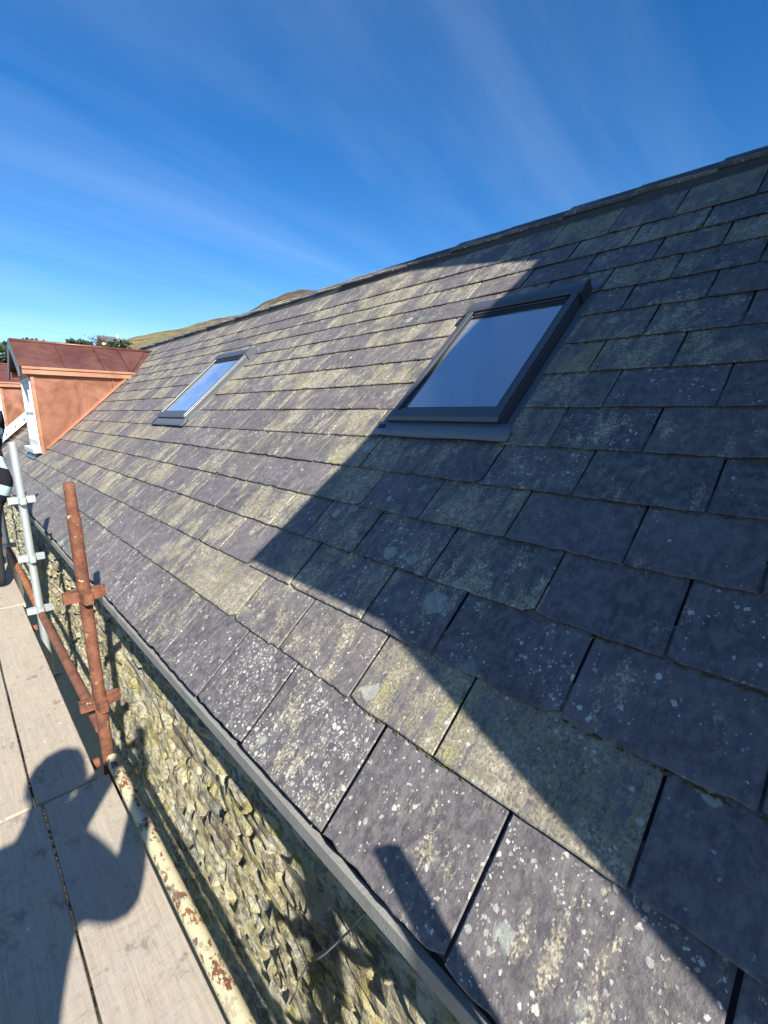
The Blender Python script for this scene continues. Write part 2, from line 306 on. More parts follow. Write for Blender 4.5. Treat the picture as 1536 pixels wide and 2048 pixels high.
# ------------------------------------------------------------------ helpers
def tag(o, label=None, cat=None, group=None, kind=None):
    if label: o['label'] = label
    if cat: o['category'] = cat
    if group: o['group'] = group
    if kind: o['kind'] = kind
    return o
def empty(name, loc=(0, 0, 0), parent=None):
    o = bpy.data.objects.new(name, None); COL.objects.link(o); o.location = loc; o.empty_display_size = 0.1
    if parent: o.parent = parent
    return o
def wpos(o):
    p = Vector((0, 0, 0))
    while o: p += Vector(o.location); o = o.parent
    return p
class MB:
    def __init__(s): s.v = []; s.f = []; s.at = {}
    def add(s, vs, fs, **at):
        b = len(s.v); s.v += [tuple(x) for x in vs]; s.f += [tuple(i+b for i in f) for f in fs]
        for k, a in at.items(): s.at.setdefault(k, []).extend(a)
        return s
    def hexa(s, p):   # 8 points: bottom 4 (ccw), top 4
        return s.add(p, [(3, 2, 1, 0), (4, 5, 6, 7), (0, 1, 5, 4), (1, 2, 6, 5), (2, 3, 7, 6), (3, 0, 4, 7)])
    def box(s, a, b):
        (x0, y0, z0), (x1, y1, z1) = a, b
        return s.hexa([(x0, y0, z0), (x1, y0, z0), (x1, y1, z0), (x0, y1, z0), (x0, y0, z1), (x1, y0, z1), (x1, y1, z1), (x0, y1, z1)])
    def prism(s, prof, axis_pts):   # profile rings given explicitly
        n = len(prof[0]); vs = [p for r in prof for p in r]; fs = []
        for k in range(len(prof)-1):
            for i in range(n): j = (i+1) % n; fs.append((k*n+i, k*n+j, (k+1)*n+j, (k+1)*n+i))
        fs.append(tuple(reversed(range(n)))); fs.append(tuple(range((len(prof)-1)*n, len(prof)*n)))
        return s.add(vs, fs)
    def tube(s, pts, rad, seg=16, cap=True):
        pts = [Vector(p) for p in pts]; rads = rad if isinstance(rad, (list, tuple)) else [rad]*len(pts); rings = []
        for i, p in enumerate(pts):
            d = (pts[min(i+1, len(pts)-1)]-pts[max(i-1, 0)]).normalized(); u = d.orthogonal().normalized()
            if i and abs(d.dot(pd)) > 0.9: u = (pu-d*pu.dot(d)).normalized()
            pu, pd = u, d; w = d.cross(u)
            rings.append([p+(u*math.cos(a)+w*math.sin(a))*rads[i] for a in [2*math.pi*k/seg for k in range(seg)]])
        vs = [p for r in rings for p in r]; fs = []
        for k in range(len(rings)-1):
            for i in range(seg): j = (i+1) % seg; fs.append((k*seg+i, k*seg+j, (k+1)*seg+j, (k+1)*seg+i))
        if cap: fs.append(tuple(reversed(range(seg)))); fs.append(tuple(range((len(rings)-1)*seg, len(rings)*seg)))
        return s.add(vs, fs)
    def build(s, name, mat, parent=None, origin=None, smooth=False, bevel=0.0):
        pw = wpos(parent) if parent else Vector((0, 0, 0))
        if origin is None:
            a = np.array([tuple(x) for x in s.v]); origin = Vector(((a.min(0)+a.max(0))/2).tolist())
        org = Vector(origin)
        me = bpy.data.meshes.new(name); me.from_pydata([tuple(Vector(x)-org) for x in s.v], [], s.f)
        for k, a in s.at.items():
            if isinstance(a[0], (tuple, list)):
                at = me.attributes.new(k, 'FLOAT_VECTOR', 'POINT'); at.data.foreach_set('vector', [c for q in a for c in q])
            else:
                at = me.attributes.new(k, 'FLOAT', 'POINT'); at.data.foreach_set('value', a)
        me.update()
        if smooth: me.polygons.foreach_set('use_smooth', [True]*len(me.polygons))
        me.materials.append(mat)
        o = bpy.data.objects.new(name, me); COL.objects.link(o); o.location = org-pw
        if parent: o.parent = parent
        if bevel: b = o.modifiers.new('bevel', 'BEVEL'); b.width = bevel; b.segments = 2; b.limit_method = 'ANGLE'
        return o
def autosmooth(o):
    o.data.polygons.foreach_set('use_smooth', [True]*len(o.data.polygons)); 
    try: o.data.set_sharp_from_angle(angle=math.radians(40))
    except Exception: pass
    return o

# ------------------------------------------------------------------ roof frame: s up the slope, y along the eave, h off the slates
RP = math.radians(42.2); CS, SN = math.cos(RP), math.sin(RP); H0 = 1.12
SV = Vector((CS, 0, SN)); NV = Vector((-SN, 0, CS))
def rf(s, y, h=0.0): 
    p = SV*s + NV*(h-H0); p.y = y; return p
RF = rf
S_EAVE, S_APEX = -0.287, 3.03
GROUND = -6.0
Y0, Y1 = -1.0, 17.6          # building length
XE = rf(S_EAVE, 0).x; APEX = rf(S_APEX, 0, 0); XB = 2*APEX.x-XE; ZE = rf(S_EAVE, 0).z

# ------------------------------------------------------------------ terrain
def hill_el(az):
    P = [(-180, 2.5), (-60, 2.5), (0, 3.0), (5, 3.3), (10, 4.6), (13, 6.0), (15.8, 7.55), (17.6, 8.1), (21.4, 9.05), (24.1, 10.05), (27.9, 10.95), (30.2, 12.25), (32.5, 13.3), (34.4, 13.75), (36.6, 13.75), (42, 12.5), (60, 8), (110, 3), (180, 2.5)]
    for (a, e), (b, g) in zip(P, P[1:]):
        if a <= az <= b:
            t = (az-a)/(b-a); return e+(g-e)*t
    return 2.5
def terrain_z(x, y):
    r = math.hypot(x, y); az = math.degrees(math.atan2(x, y)); R0, RK = 70.0, 850.0
    top = RK*math.tan(math.radians(hill_el(az)))
    t = max(0.0, min(1.0, (r-R0)/(RK-R0)))
    z = GROUND + (top-GROUND)*(t**1.15)
    if r > RK: z = top - (r-RK)*0.12
    nse = mnoise.fractal(Vector((x*0.02, y*0.02, 0.3)), 0.8, 2.0, 6)
    return z + nse*min(1.0, max(0.0, (r-R0)/200))*(3.0 if r < RK*1.2 else 20)
tb = MB(); azs = []; a = -180.0
while a < 180.0: azs.append(a); a += 0.35 if -2 <= a <= 48 else 4.0
rs = [0.5, 8, 20, 40, 70, 90, 115, 145, 180, 220, 265, 315, 370, 430, 495, 565, 640, 710, 770, 815, 850, 880, 930, 1050, 1300, 1800, 3000, 5000]
vs_, fs_ = [], []
for r in rs:
    for az in azs:
        x, y = r*math.sin(math.radians(az)), r*math.cos(math.radians(az)); vs_.append((x, y, terrain_z(x, y)))
na = len(azs)
for i in range(len(rs)-1):
    for j in range(na): k = (j+1) % na; fs_.append((i*na+j, (i+1)*na+j, (i+1)*na+k, i*na+k))
fs_.append(tuple(range(na)))
tb.add(vs_, fs_); terr = tb.build('terrain', MAT['terrain'], origin=(0, 0, GROUND), smooth=True); tag(terr, kind='structure')

# ------------------------------------------------------------------ the stone building
bld = empty('stone_building', (2.9, 8.0, GROUND))
tag(bld, 'long stone building with lichened slate roof, roof windows and copper dormers', 'building')
# roof deck: two slopes
rd = MB()
e0, e1 = rf(S_EAVE+0.02, Y0, -0.012), rf(S_EAVE+0.02, Y1, -0.012); a0, a1 = rf(S_APEX, Y0, -0.012), rf(S_APEX, Y1, -0.012)
mir = lambda p: Vector((2*APEX.x-p.x, p.y, p.z))
dn = Vector((0, 0, -0.05))
# front slope has openings for the roof windows
WIN = [(1.135, 2.055, 0.985, 1.605), (1.12, 2.06, 4.16, 4.85)]      # s0 s1 y0 y1 outside of frame
def deck_strip(s0, s1, y0, y1):
    rd.hexa([rf(s0, y0, -0.05), rf(s1, y0, -0.05), rf(s1, y1, -0.05), rf(s0, y1, -0.05), rf(s0, y0, -0.012), rf(s1, y0, -0.012), rf(s1, y1, -0.012), rf(s0, y1, -0.012)])
deck_strip(S_EAVE+0.02, 1.10, Y0, Y1); deck_strip(2.10, S_APEX-0.03, Y0, Y1)
yy = Y0
for (s0, s1, y0, y1) in WIN: deck_strip(1.10, 2.10, yy, y0+0.03); yy = y1-0.03
deck_strip(1.10, 2.10, yy, Y1)
roof = rd.build('roof', MAT['deck'], bld)
bs = MB(); bs.hexa([mir(rf(S_EAVE, Y0, -0.05)), mir(rf(S_APEX-0.03, Y0, -0.05)), mir(rf(S_APEX-0.03, Y1, -0.05)), mir(rf(S_EAVE, Y1, -0.05)), mir(rf(S_EAVE, Y0, 0)), mir(rf(S_APEX-0.03, Y0, 0)), mir(rf(S_APEX-0.03, Y1, 0)), mir(rf(S_EAVE, Y1, 0))])
bs.build('rear_slope', MAT['tile'], roof)

# --- slates
TAILS = [S_EAVE, 0.005, 0.226, 0.443, 0.655, 0.857, 1.058, 1.262, 1.466, 1.664, 1.862, 2.045, 2.232, 2.42, 2.612]
HEAD_END = 2.93
JOINTS = {0: [0.0, 0.39, 0.77, 1.195, 1.53, 1.92], 1: [0.16, 0.60, 0.925, 1.315, 1.66, 2.29], 2: [0.375, 0.75, 1.055, 1.49, 1.82], 3: [0.225, 0.535, 0.915, 1.285, 1.615],
          4: [0.38, 0.73, 1.095, 1.425], 5: [0.245, 0.595, 0.93, 1.27, 1.605], 6: [0.455, 0.765, 1.12, 1.44], 7: [0.315, 0.645, 0.95, 1.30], 8: [0.49, 0.77, 1.10, 1.40], 9: [0.335, 0.635, 0.95, 1.25],
          10: [0.48, 0.78, 1.08, 1.38], 11: [0.65, 0.93, 1.24], 12: [0.515, 0.77, 1.075], 13: [0.63, 0.93, 1.235], 14: [0.79, 1.095, 1.43]}
LOOK = {(0, 0.0): (0.42, 0.46, 0.05, 0.3), (0, 0.39): (0.36, 0.34, 0.1, 0.25), (0, 0.77): (0.40, 0.95, 0.15, 0.2), (0, 1.195): (0.15, 1.0, 0.2, 0.2), (0, 1.53): (0.12, 0.30, 0.25, 0.1),
        (0, 1.92): (0.5, 0.25, 0.1, 0.3), (1, 0.16): (0.98, 0.10, 0.7, 0.75), (1, 0.60): (0.92, 0.15, 0.6, 0.8), (1, 0.925): (0.62, 0.25, 0.6, 0.95), (1, 1.315): (0.55, 0.15, 0.5, 0.9), (1, 1.66): (0.96, 0.1, 0.7, 0.6)}
DORM = [8.12, 12.55]; DW = 1.0
rng = random.Random(5)
slates = []     # (area, verts, faces, suv, rn, hue)
def slate_geo(row, y0, y1, s0, s1h, snext, look):
    t = rng.uniform(0.0055, 0.008); lift = rng.uniform(0.0145, 0.0175); g = 0.0022
    y0 += g+rng.uniform(0, 0.002); y1 -= g+rng.uniform(0, 0.002)
    if row >= 6: lift = rng.uniform(0.0125, 0.0140); t = 0.006
    n = max(4, int((y1-y0)/0.030)); out = []
    tailj = rng.uniform(-0.002, 0.002); rot = rng.uniform(-0.003, 0.003); rough = rng.uniform(0.0008, 0.0020)
    c0 = rng.choice([0, 0.001, 0.002, 0.003, 0.016]) if row < 9 else 0.002
    c1 = rng.choice([0, 0.001, 0.002, 0.004, 0.012]) if row < 9 else 0.002
    if row >= 6: tailj *= 0.4; rot *= 0.4; c0 = min(c0, 0.002); c1 = min(c1, 0.002)
    for i in range(n+1):
        u = i/n; y = y0+(y1-y0)*u; ds = tailj+rot*(u-0.5)+rng.uniform(-rough, rough)*1.6
        if i == 0: ds += c0
        if i == n: ds += c1
        if rng.random() < 0.05: ds += rng.uniform(0.002, 0.006)
        out.append((y, s0+ds))
    out.append((y1+rng.uniform(-.001, .001), (s0+snext)/2)); out.append((y1, s1h)); out.append((y0, s1h)); out.append((y0+rng.uniform(-.001, .001), (s0+snext)/2))
    m = len(out); cy = (y0+y1)/2; cs = (s0+s1h)/2; L = s1h-s0
    hh = lambda s: lift*(1-(s-s0)/L)+0.0005
    tw = rng.uniform(-0.0018, 0.0018)
    ins = 0.0035; P = []; A = []
    for ring, (dz, k) in enumerate(((-t, 0.0015), (-t*0.4, 0.0), (0.0, ins))):
        for (y, s) in out:
            yi = y - math.copysign(k, y-cy); si = s - math.copysign(k, s-cs)
            P.append(rf(si, yi, hh(si)+dz+tw*(y-cy)/(y1-y0)*2)); A.append((yi, si, max(0.0, snext-si)))
    F = []
    for k in range(2):
        for i in range(m): j = (i+1) % m; F.append((k*m+i, k*m+j, (k+1)*m+j, (k+1)*m+i))
    F.append(tuple(range(2*m, 3*m))); F.append(tuple(reversed(range(m))))
    crust, white, r3, hue = look
    return P, F, A, [(crust, white, r3)]*len(P), [hue]*len(P)
def screen_area(row, y0, y1, s0, s1):
    q = [proj(rf(s, y)) for s, y in ((s0, y0), (s0, y1), (s1, y1), (s1, y0))]
    if any(p is None for p in q): return 0
    xs = [p[0] for p in q]; ys = [p[1] for p in q]
    if max(xs) < 0 or min(xs) > 1536 or max(ys) < 0 or min(ys) > 2048: return 0
    return abs(sum(q[i][0]*q[(i+1) % 4][1]-q[(i+1) % 4][0]*q[i][1] for i in range(4)))/2
for row, s0 in enumerate(TAILS):
    snext = TAILS[row+1] if row+1 < len(TAILS) else HEAD_END
    ys = list(JOINTS[row])
    while ys[0] > Y0: ys.insert(0, ys[0]-rng.uniform(0.28, 0.40))
    while ys[-1] < Y1: ys.append(ys[-1]+rng.uniform(0.26, 0.40))
    for a, b in zip(ys, ys[1:]):
        if a < Y0: continue
        segs = [(a, b)]
        if 6 <= row <= 10:
            for (w0, w1, y0, y1) in WIN:
                lo, hi = (y0-0.030, y1+0.018)
                ns = []
                for (p, q) in segs:
                    if q <= lo or p >= hi: ns.append((p, q)); continue
                    if p < lo-0.03: ns.append((p, lo))
                    if q > hi+0.03: ns.append((hi, q))
                segs = ns
        for (p, q) in segs:
            look = LOOK.get((row, a))
            if look is None:
                # lichen cover drawn at random, thinner on the lower courses at the near end
                k = rng.random(); dens = 0.28+0.66*(k**0.9)
                if p > 1.7: dens = 0.26+0.66*(k**0.9)
                if p < 0.4 and row < 6: dens = 0.15+0.30*k
                if row == 4 and abs(a-0.38) < 0.01: dens = 0.2
                white = rng.random()**2*0.30 + (0.35 if row == 0 else 0)
                if row == 0: dens = 0.1+0.45*k
                look = (dens, white, rng.random(), rng.random()**1.2)
            # skip what lies inside a dormer
            if any(d+0.05 < p and q < d+DW-0.05 and s0 > 0.62 and s0 < 1.75 for d in DORM): continue
            G = slate_geo(row, p, q, s0, min(snext+0.09, 2.96), snext, look)
            slates.append((screen_area(row, p, q, s0, snext), G))
slates.sort(key=lambda t: -t[0])
for k, (ar, G) in enumerate(slates[:300]):
    mb = MB(); mb.add(G[0], G[1], suv=G[2], rn=G[3], hue=G[4]); mb.build('slate', MAT['slate'], roof)
mb = MB()
for ar, G in slates[300:]: mb.add(G[0], G[1], suv=G[2], rn=G[3], hue=G[4])
tag(mb.build('distant_slates', MAT['slate'], roof), kind='stuff')
mm = MB(); rm = random.Random(9)
for k in range(2600):
    row = rm.randrange(1, len(TAILS)); yv = -0.05+rm.random()**1.6*6.0; sv = TAILS[row]-rm.uniform(0.0, 0.006)
    if any(w[0]-0.1 < sv < w[1]+0.1 and w[2]-0.08 < yv < w[3]+0.08 for w in WIN): continue
    if mnoise.noise(Vector((yv*2.3, row*1.7, 4.0))) < 0.02: continue
    c = rf(sv, yv, 0.0075); r = rm.uniform(0.0025, 0.0065); sy = rm.uniform(1.0, 2.6)
    ring_ = [rf(sv+math.sin(a)*r*rm.uniform(0.5, 1.1), yv+math.cos(a)*r*sy*rm.uniform(0.7, 1.2), 0.006) for a in [i*1.0472 for i in range(6)]]
    mm.add(ring_+[c+NV*r*rm.uniform(0.3, 0.9)], [(i, (i+1) % 6, 6) for i in range(6)])
tag(mm.build('moss', MAT['moss'], roof), kind='stuff')
# under-eave course (doubled slates) and grey board below
ub = MB(); 
# --- ridge tiles with bedding
bedm = MB(); hb = 0.044
for sgn in (0, 1):
    f = (lambda p: p) if sgn == 0 else mir
    q = [rf(2.892, Y0, 0.0), rf(2.892, Y1, 0.0), rf(2.892, Y1, 0) + Vector((0, 0, 0.055)), rf(2.892, Y0, 0) + Vector((0, 0, 0.055))]
    r = [rf(3.0, Y0, -0.01), rf(3.0, Y1, -0.01), rf(3.0, Y1, hb-0.002), rf(3.0, Y0, hb-0.002)]
    pts = [f(q[0]), f(r[0]), f(r[1]), f(q[1]), f(q[3]), f(r[3]), f(r[2]), f(q[2])]
    bedm.hexa(pts)
bedm.build('ridge_bedding', MAT['ridgebed'], roof)
y = Y0; rows = 0
rj = [0.28, 0.68, 1.06, 1.45, 1.87, 2.30, 2.74]
while rj[0] > Y0: rj.insert(0, rj[0]-0.42)
while rj[-1] < Y1: rj.append(rj[-1]+rng.uniform(0.40, 0.45))
for ya, yb in zip(rj, rj[1:]):
    h = hb+rng.uniform(-0.003, 0.004); sl = 2.922+rng.uniform(-0.004, 0.004); P, F, A = [], [], []
    def ring(yy, hh):
        lo, ap = rf(sl, yy, hh), rf(S_APEX, yy, hh); lo2, ap2 = rf(sl-0.004, yy, hh-0.013), rf(S_APEX, yy, hh-0.013)
        ap.x = ap2.x = APEX.x
        return [lo, ap, mir(lo), mir(lo2), ap2, lo2]
    r0, r1 = ring(ya+0.002, h), ring(yb-0.002, h+0.010)
    P = r0+r1; F = [(i, (i+1) % 6, 6+(i+1) % 6, 6+i) for i in range(6)]+[(5, 4, 3, 2, 1, 0), (6, 7, 8, 9, 10, 11)]
    A = [(p.y, p.dot(SV), 0.5) for p in P]; lk = (rng.uniform(0.3, 0.9), rng.uniform(0.1, 0.5), rng.random()); hu = rng.random()
    mb = MB(); mb.add(P, F, suv=A, rn=[lk]*12, hue=[hu]*12); mb.build('ridge_tile', MAT['slate'], roof)

# --- eave board
fb = MB()
x0 = rf(S_EAVE, 0).x-0.004; zt = ZE-0.040
yy = Y0
while yy < Y1:
    ye = min(Y1, yy+3.6); mb = MB()
    mb.box((x0, yy+0.002, zt-0.046), (x0+0.020, ye-0.002, zt)); mb.build('eave_board', MAT['fascia'], bld, bevel=0.002); yy = ye
mb = MB(); mb.box((x0+0.024, Y0, zt-0.045), (0.76, Y1, zt-0.032)); mb.build('soffit', MAT['fascia'], bld)
# double eave slates: a row of short slates peeping out just under the first course
mb = MB(); yy = Y0
while yy < Y1:
    ye = yy+rng.uniform(0.3, 0.42)
    p = [rf(S_EAVE+0.006, yy+.003, -0.008), rf(S_EAVE+0.2, yy+.003, -0.011), rf(S_EAVE+0.2, ye, -0.011), rf(S_EAVE+0.006, ye, -0.008), rf(S_EAVE+0.006, yy+.003, 0.002), rf(S_EAVE+0.2, yy+.003, -0.003), rf(S_EAVE+0.2, ye, -0.003), rf(S_EAVE+0.006, ye, 0.002)]
    mb.hexa(p); yy = ye
tag(mb.build('undereave_slates', MAT['deck'], roof), kind='stuff')

# --- walls
XW = 0.70; ZT = ZE-0.07
wm = MB(); nY, nZ = 240, 60
vs_, fs_ = [], []
for i in range(nY+1):
    for j in range(nZ+1):
        yv = Y0+(Y1-Y0)*(i/nY)**1.5; zv = ZT+0.02+(-3.2-ZT)*(j/nZ)
        d = mnoise.fractal(Vector((0.3, yv*5, zv*9)), 1.0, 2.0, 4)*0.012
        vs_.append((XW-0.001+d, yv, zv))
for i in range(nY):
    for j in range(nZ): a = i*(nZ+1)+j; fs_.append((a, a+1, a+nZ+2, a+nZ+1))
wm.add(vs_, fs_)
wm.box((XW+0.03, Y0, GROUND-0.3), (XW+0.5, Y1, ZT+0.05)) 
wall = wm.build('wall', MAT['mortar'], bld)
mb = MB(); mb.box((XB-0.65, Y0, GROUND-0.3), (XB-0.15, Y1, ZT+0.05)); mb.build('rear_wall', MAT['render'], bld)
mb = MB()
gx0, gx1 = XW+0.03, XB-0.15
mb.add([(gx0, Y1-0.4, GROUND), (gx1, Y1-0.4, GROUND), (gx1, Y1-0.4, ZT), (APEX.x, Y1-0.4, APEX.z-0.1), (gx0, Y1-0.4, ZT), (gx0, Y1-0.02, GROUND), (gx1, Y1-0.02, GROUND), (gx1, Y1-0.02, ZT), (APEX.x, Y1-0.02, APEX.z-0.1), (gx0, Y1-0.02, ZT)],
       [(0, 1, 2, 3, 4), (9, 8, 7, 6, 5), (0, 5, 6, 1), (1, 6, 7, 2), (2, 7, 8, 3), (3, 8, 9, 4), (4, 9, 5, 0)])
mb.build('gable_wall', MAT['render'], bld)

def stone_geo(yc, zc, w, h, rr):
    nu, nv = 7, 3; P, F = [], []; prot = rr.uniform(0.002, 0.024) + (0.014 if rr.random() < 0.12 else 0); tilt = rr.uniform(-1, 1)*0.012; tz = rr.uniform(-0.016, 0.010)
    skew = rr.uniform(-0.3, 0.3)*h; tp0, tp1 = rr.uniform(0.25, 1.0), rr.uniform(0.25, 1.0); sd = rr.random()*100
    for i in range(nu+1):
        u = i/nu*2-1
        for j in range(nv+1):
            v = (-1, -0.62, 0.45, 1)[j]
            tap = (tp0 if u < 0 else tp1); k = 1-(1-tap)*abs(u)**1.8
            yv = yc+u*w/2+mnoise.noise(Vector((sd, u*3, v*3)))*0.013; zv = zc+v*h/2*k+skew*u+mnoise.noise(Vector((u*3.3, sd, v*2)))*0.010
            edge = (abs(u) > 0.99 or abs(v) > 0.99)
            rag = mnoise.noise(Vector((u*4.2+sd, v*2.8, sd)))*0.010 + mnoise.noise(Vector((u*9+sd, v*5, sd)))*0.005
            P.append((XW + (0.002 if edge else -0.006-prot-tilt*u-tz*v-rag), yv, zv))
    for i in range(nu):
        for j in range(nv): a = i*(nv+1)+j; F.append((a, a+nv+1, a+nv+2, a+1))
    n = len(P); rim = [i*(nv+1) for i in range(nu+1)]+[nu*(nv+1)+j for j in range(1, nv+1)]+[i*(nv+1)+nv for i in range(nu-1, -1, -1)]+[j for j in range(nv-1, 0, -1)]
    for k in rim: P.append((XW+0.05, P[k][1], P[k][2]))
    m = len(rim)
    for q in range(m): F.append((rim[(q+1) % m], rim[q], n+q, n+(q+1) % m))
    F.append(tuple(n+q for q in range(m)))
    return P, F, [(rr.random(), rr.random(), rr.random())]*len(P)
rr = random.Random(3); stones = []
z = ZT-0.005
while z > -3.1:
    rh = rr.uniform(0.034, 0.085); yv = Y0+rr.uniform(-0.2, 0)
    while yv < Y1-0.1:
        far = 1.0 if yv < 5 else (1.5 if yv < 9 else 2.2)
        w = rr.uniform(0.10, 0.36)*(1.0 if rr.random() < 0.85 else 1.5)*far; h = rh*rr.uniform(0.85, 1.35)
        wob = mnoise.noise(Vector((yv*0.9, z*2.0, 1.0)))*0.045
        yc, zc = yv+w/2, z-rh/2+wob
        p = proj((XW, yc, zc)); ar = 0
        if p and -40 < p[0] < 1200 and 900 < p[1] < 2100: ar = w*h/(Vector((XW, yc, zc)).length**2)
        if zc+h/2 < ZT+0.01: stones.append((ar, stone_geo(yc, zc, w*1.02, h*1.05, rr)))
        yv += w+rr.uniform(-0.004, 0.012)
    z -= rh*0.99
stones.sort(key=lambda t: -t[0])
for ar, G in stones[:300]:
    mb = MB(); mb.add(G[0], G[1], rn=G[2]); mb.build('stone', MAT['stone'], wall)
mb = MB()
for ar, G in stones[300:]: mb.add(G[0], G[1], rn=G[2])
so = mb.build('rubble_stones', MAT['stone'], wall); tag(so, kind='stuff')

# --- roof windows
def rbox(mb, s0, s1, y0, y1, h0, h1, ds_top=0.0):
    mb.hexa([rf(s0, y0, h0), rf(s1, y0, h0), rf(s1, y1, h0), rf(s0, y1, h0), rf(s0+ds_top, y0, h1), rf(s1, y0, h1), rf(s1, y1, h1), rf(s0+ds_top, y1, h1)]); return mb
def roof_window(s0, s1, y0, y1, label):
    rf = lambda s, y, h: RF(s, y, h if h < 0.03 else 0.03+(h-0.03)*0.62)
    def rbox(mb, s0, s1, y0, y1, h0, h1, ds_top=0.0):
        mb.hexa([rf(s0, y0, h0), rf(s1, y0, h0), rf(s1, y1, h0), rf(s0, y1, h0), rf(s0+ds_top, y0, h1), rf(s1, y0, h1), rf(s1, y1, h1), rf(s0+ds_top, y1, h1)]); return mb
    w = empty('roof_window', rf(s0, (y0+y1)/2, 0)-Vector(bld.location), bld); w['label'] = label
    def part(name, mat, *a, bevel=0.003, **k): return rbox(MB(), *a, **k).build(name, MAT[mat], w, bevel=bevel)
    # flashing trays round the frame
    ap = MB(); lo = 0.026; y00, y11 = y0-0.065, y1+0.065
    rows_ = [(s0-0.078, 0.0235, 0.0), (s0-0.02, 0.027, 0.0), (s0+0.004, 0.040, 0.012)]
    vs_ = []; K = 14
    for (s, h, i) in rows_:
        for k in range(K+1):
            u = k/K; vs_.append(rf(s, y00+i+(y11-y00-2*i)*u, h+0.003*math.sin(u*9+s0*5)*(1 if s < s0-0.05 else 0)))
    fs_ = [(r*(K+1)+k, r*(K+1)+k+1, (r+1)*(K+1)+k+1, (r+1)*(K+1)+k) for r in range(2) for k in range(K)]
    ap.add(vs_, fs_); o = ap.build('apron_flashing', MAT['lead'], w, smooth=True); sm = o.modifiers.new('solid', 'SOLIDIFY'); sm.thickness = 0.003
    for (ya, yb) in ((y0-0.045, y0-0.002), (y1+0.002, y1+0.045)): part('side_flashing', 'lead', s0-0.01, s1+0.05, ya, yb, -0.006, 0.006, bevel=0.001)
    part('head_flashing', 'lead', s1+0.014, s1+0.055, y0-0.045, y1+0.045, 0.010, 0.016, bevel=0.001)
    part('flashing_clip', 'alud', s0-0.035, s0+0.012, y1+0.004, y1+0.05, 0.024, 0.036)
    # outer frame
    part('side_frame', 'alu', s0+0.012, s1-0.03, y0, y0+0.022, 0.0, 0.062)
    part('side_frame', 'alu', s0+0.012, s1-0.03, y1-0.022, y1, 0.0, 0.062)
    part('side_cover', 'alu', s0+0.030, s1-0.06, y0+0.004, y0+0.038, 0.064, 0.080)
    part('side_cover', 'alu', s0+0.030, s1-0.06, y1-0.038, y1-0.004, 0.064, 0.080)
    part('sill_frame', 'alud', s0+0.003, s0+0.024, y0+0.002, y1-0.002, 0.0, 0.055)
    part('sill_cover', 'alu', s0, s0+0.060, y0+0.002, y1-0.002, 0.058, 0.082, ds_top=0.018)
    # sash
    part('sash_rail', 'alu', s0+0.062, s0+0.084, y0+0.040, y1-0.040, 0.052, 0.068)
    part('sash_stile', 'alud', s0+0.062, s1-0.12, y0+0.039, y0+0.048, 0.045, 0.072, bevel=0.001)
    part('sash_stile', 'alud', s0+0.062, s1-0.12, y1-0.048, y1-0.039, 0.045, 0.072, bevel=0.001)
    part('glazing_seal', 'alud', s0+0.085, s0+0.090, y0+0.049, y1-0.049, 0.05, 0.063, bevel=0.001)
    # hood
    prof = [(s1-0.078, 0.070), (s1-0.078, 0.080), (s1-0.070, 0.089), (s1-0.045, 0.094), (s1-0.005, 0.090), (s1+0.012, 0.080), (s1+0.012, 0.012), (s1-0.02, 0.012), (s1-0.02, 0.070)]
    mb = MB(); mb.prism([[rf(s, y0-0.004, h) for s, h in prof], [rf(s, y1+0.004, h) for s, h in prof]], None); autosmooth(mb.build('hood', MAT['alu'], w, bevel=0.002))
    for ya, yb in ((y0-0.012, y0-0.0045), (y1+0.0045, y1+0.012)):
        pr = [(s1-0.09, 0.0), (s1-0.085, 0.086), (s1-0.05, 0.099), (s1, 0.095), (s1+0.018, 0.08), (s1+0.018, 0.0)]
        mb = MB(); mb.prism([[rf(s, ya, h) for s, h in pr], [rf(s, yb, h) for s, h in pr]], None); mb.build('hood_end', MAT['alu'], w)
    part('hood_gap_shade', 'alud', s1-0.125, s1-0.080, y0+0.05, y1-0.05, 0.050, 0.066); part('vent_flap', 'alu', s1-0.100, s1-0.092, y0+0.055, y1-0.055, 0.067, 0.074, bevel=0.001)  # dark bar painted in for the shade in the gap under the hood
    # glass and lined opening
    part('pane', 'glass', s0+0.084, s1-0.12, y0+0.045, y1-0.045, 0.050, 0.0515, bevel=0)
    for nm, b in (('reveal_lining', (s0+0.07, s1-0.07, y0+0.03, y0+0.05)), ('reveal_lining', (s0+0.07, s1-0.07, y1-0.05, y1-0.03)), ('reveal_lining', (s0+0.05, s0+0.07, y0+0.03, y1-0.03)), ('reveal_lining', (s1-0.07, s1-0.05, y0+0.03, y1-0.03))):
        part(nm, 'reveal', *b, -0.13, 0.045, bevel=0)
    part('inner_floor', 'dark', s0-0.2, s1+0.2, y0-0.2, y1+0.2, -1.31, -1.30, bevel=0)
    return w
roof_window(*WIN[0], 'large grey framed roof window, half in shadow')
roof_window(*WIN[1], 'smaller grey roof window farther along, in full sun beside the copper dormer')

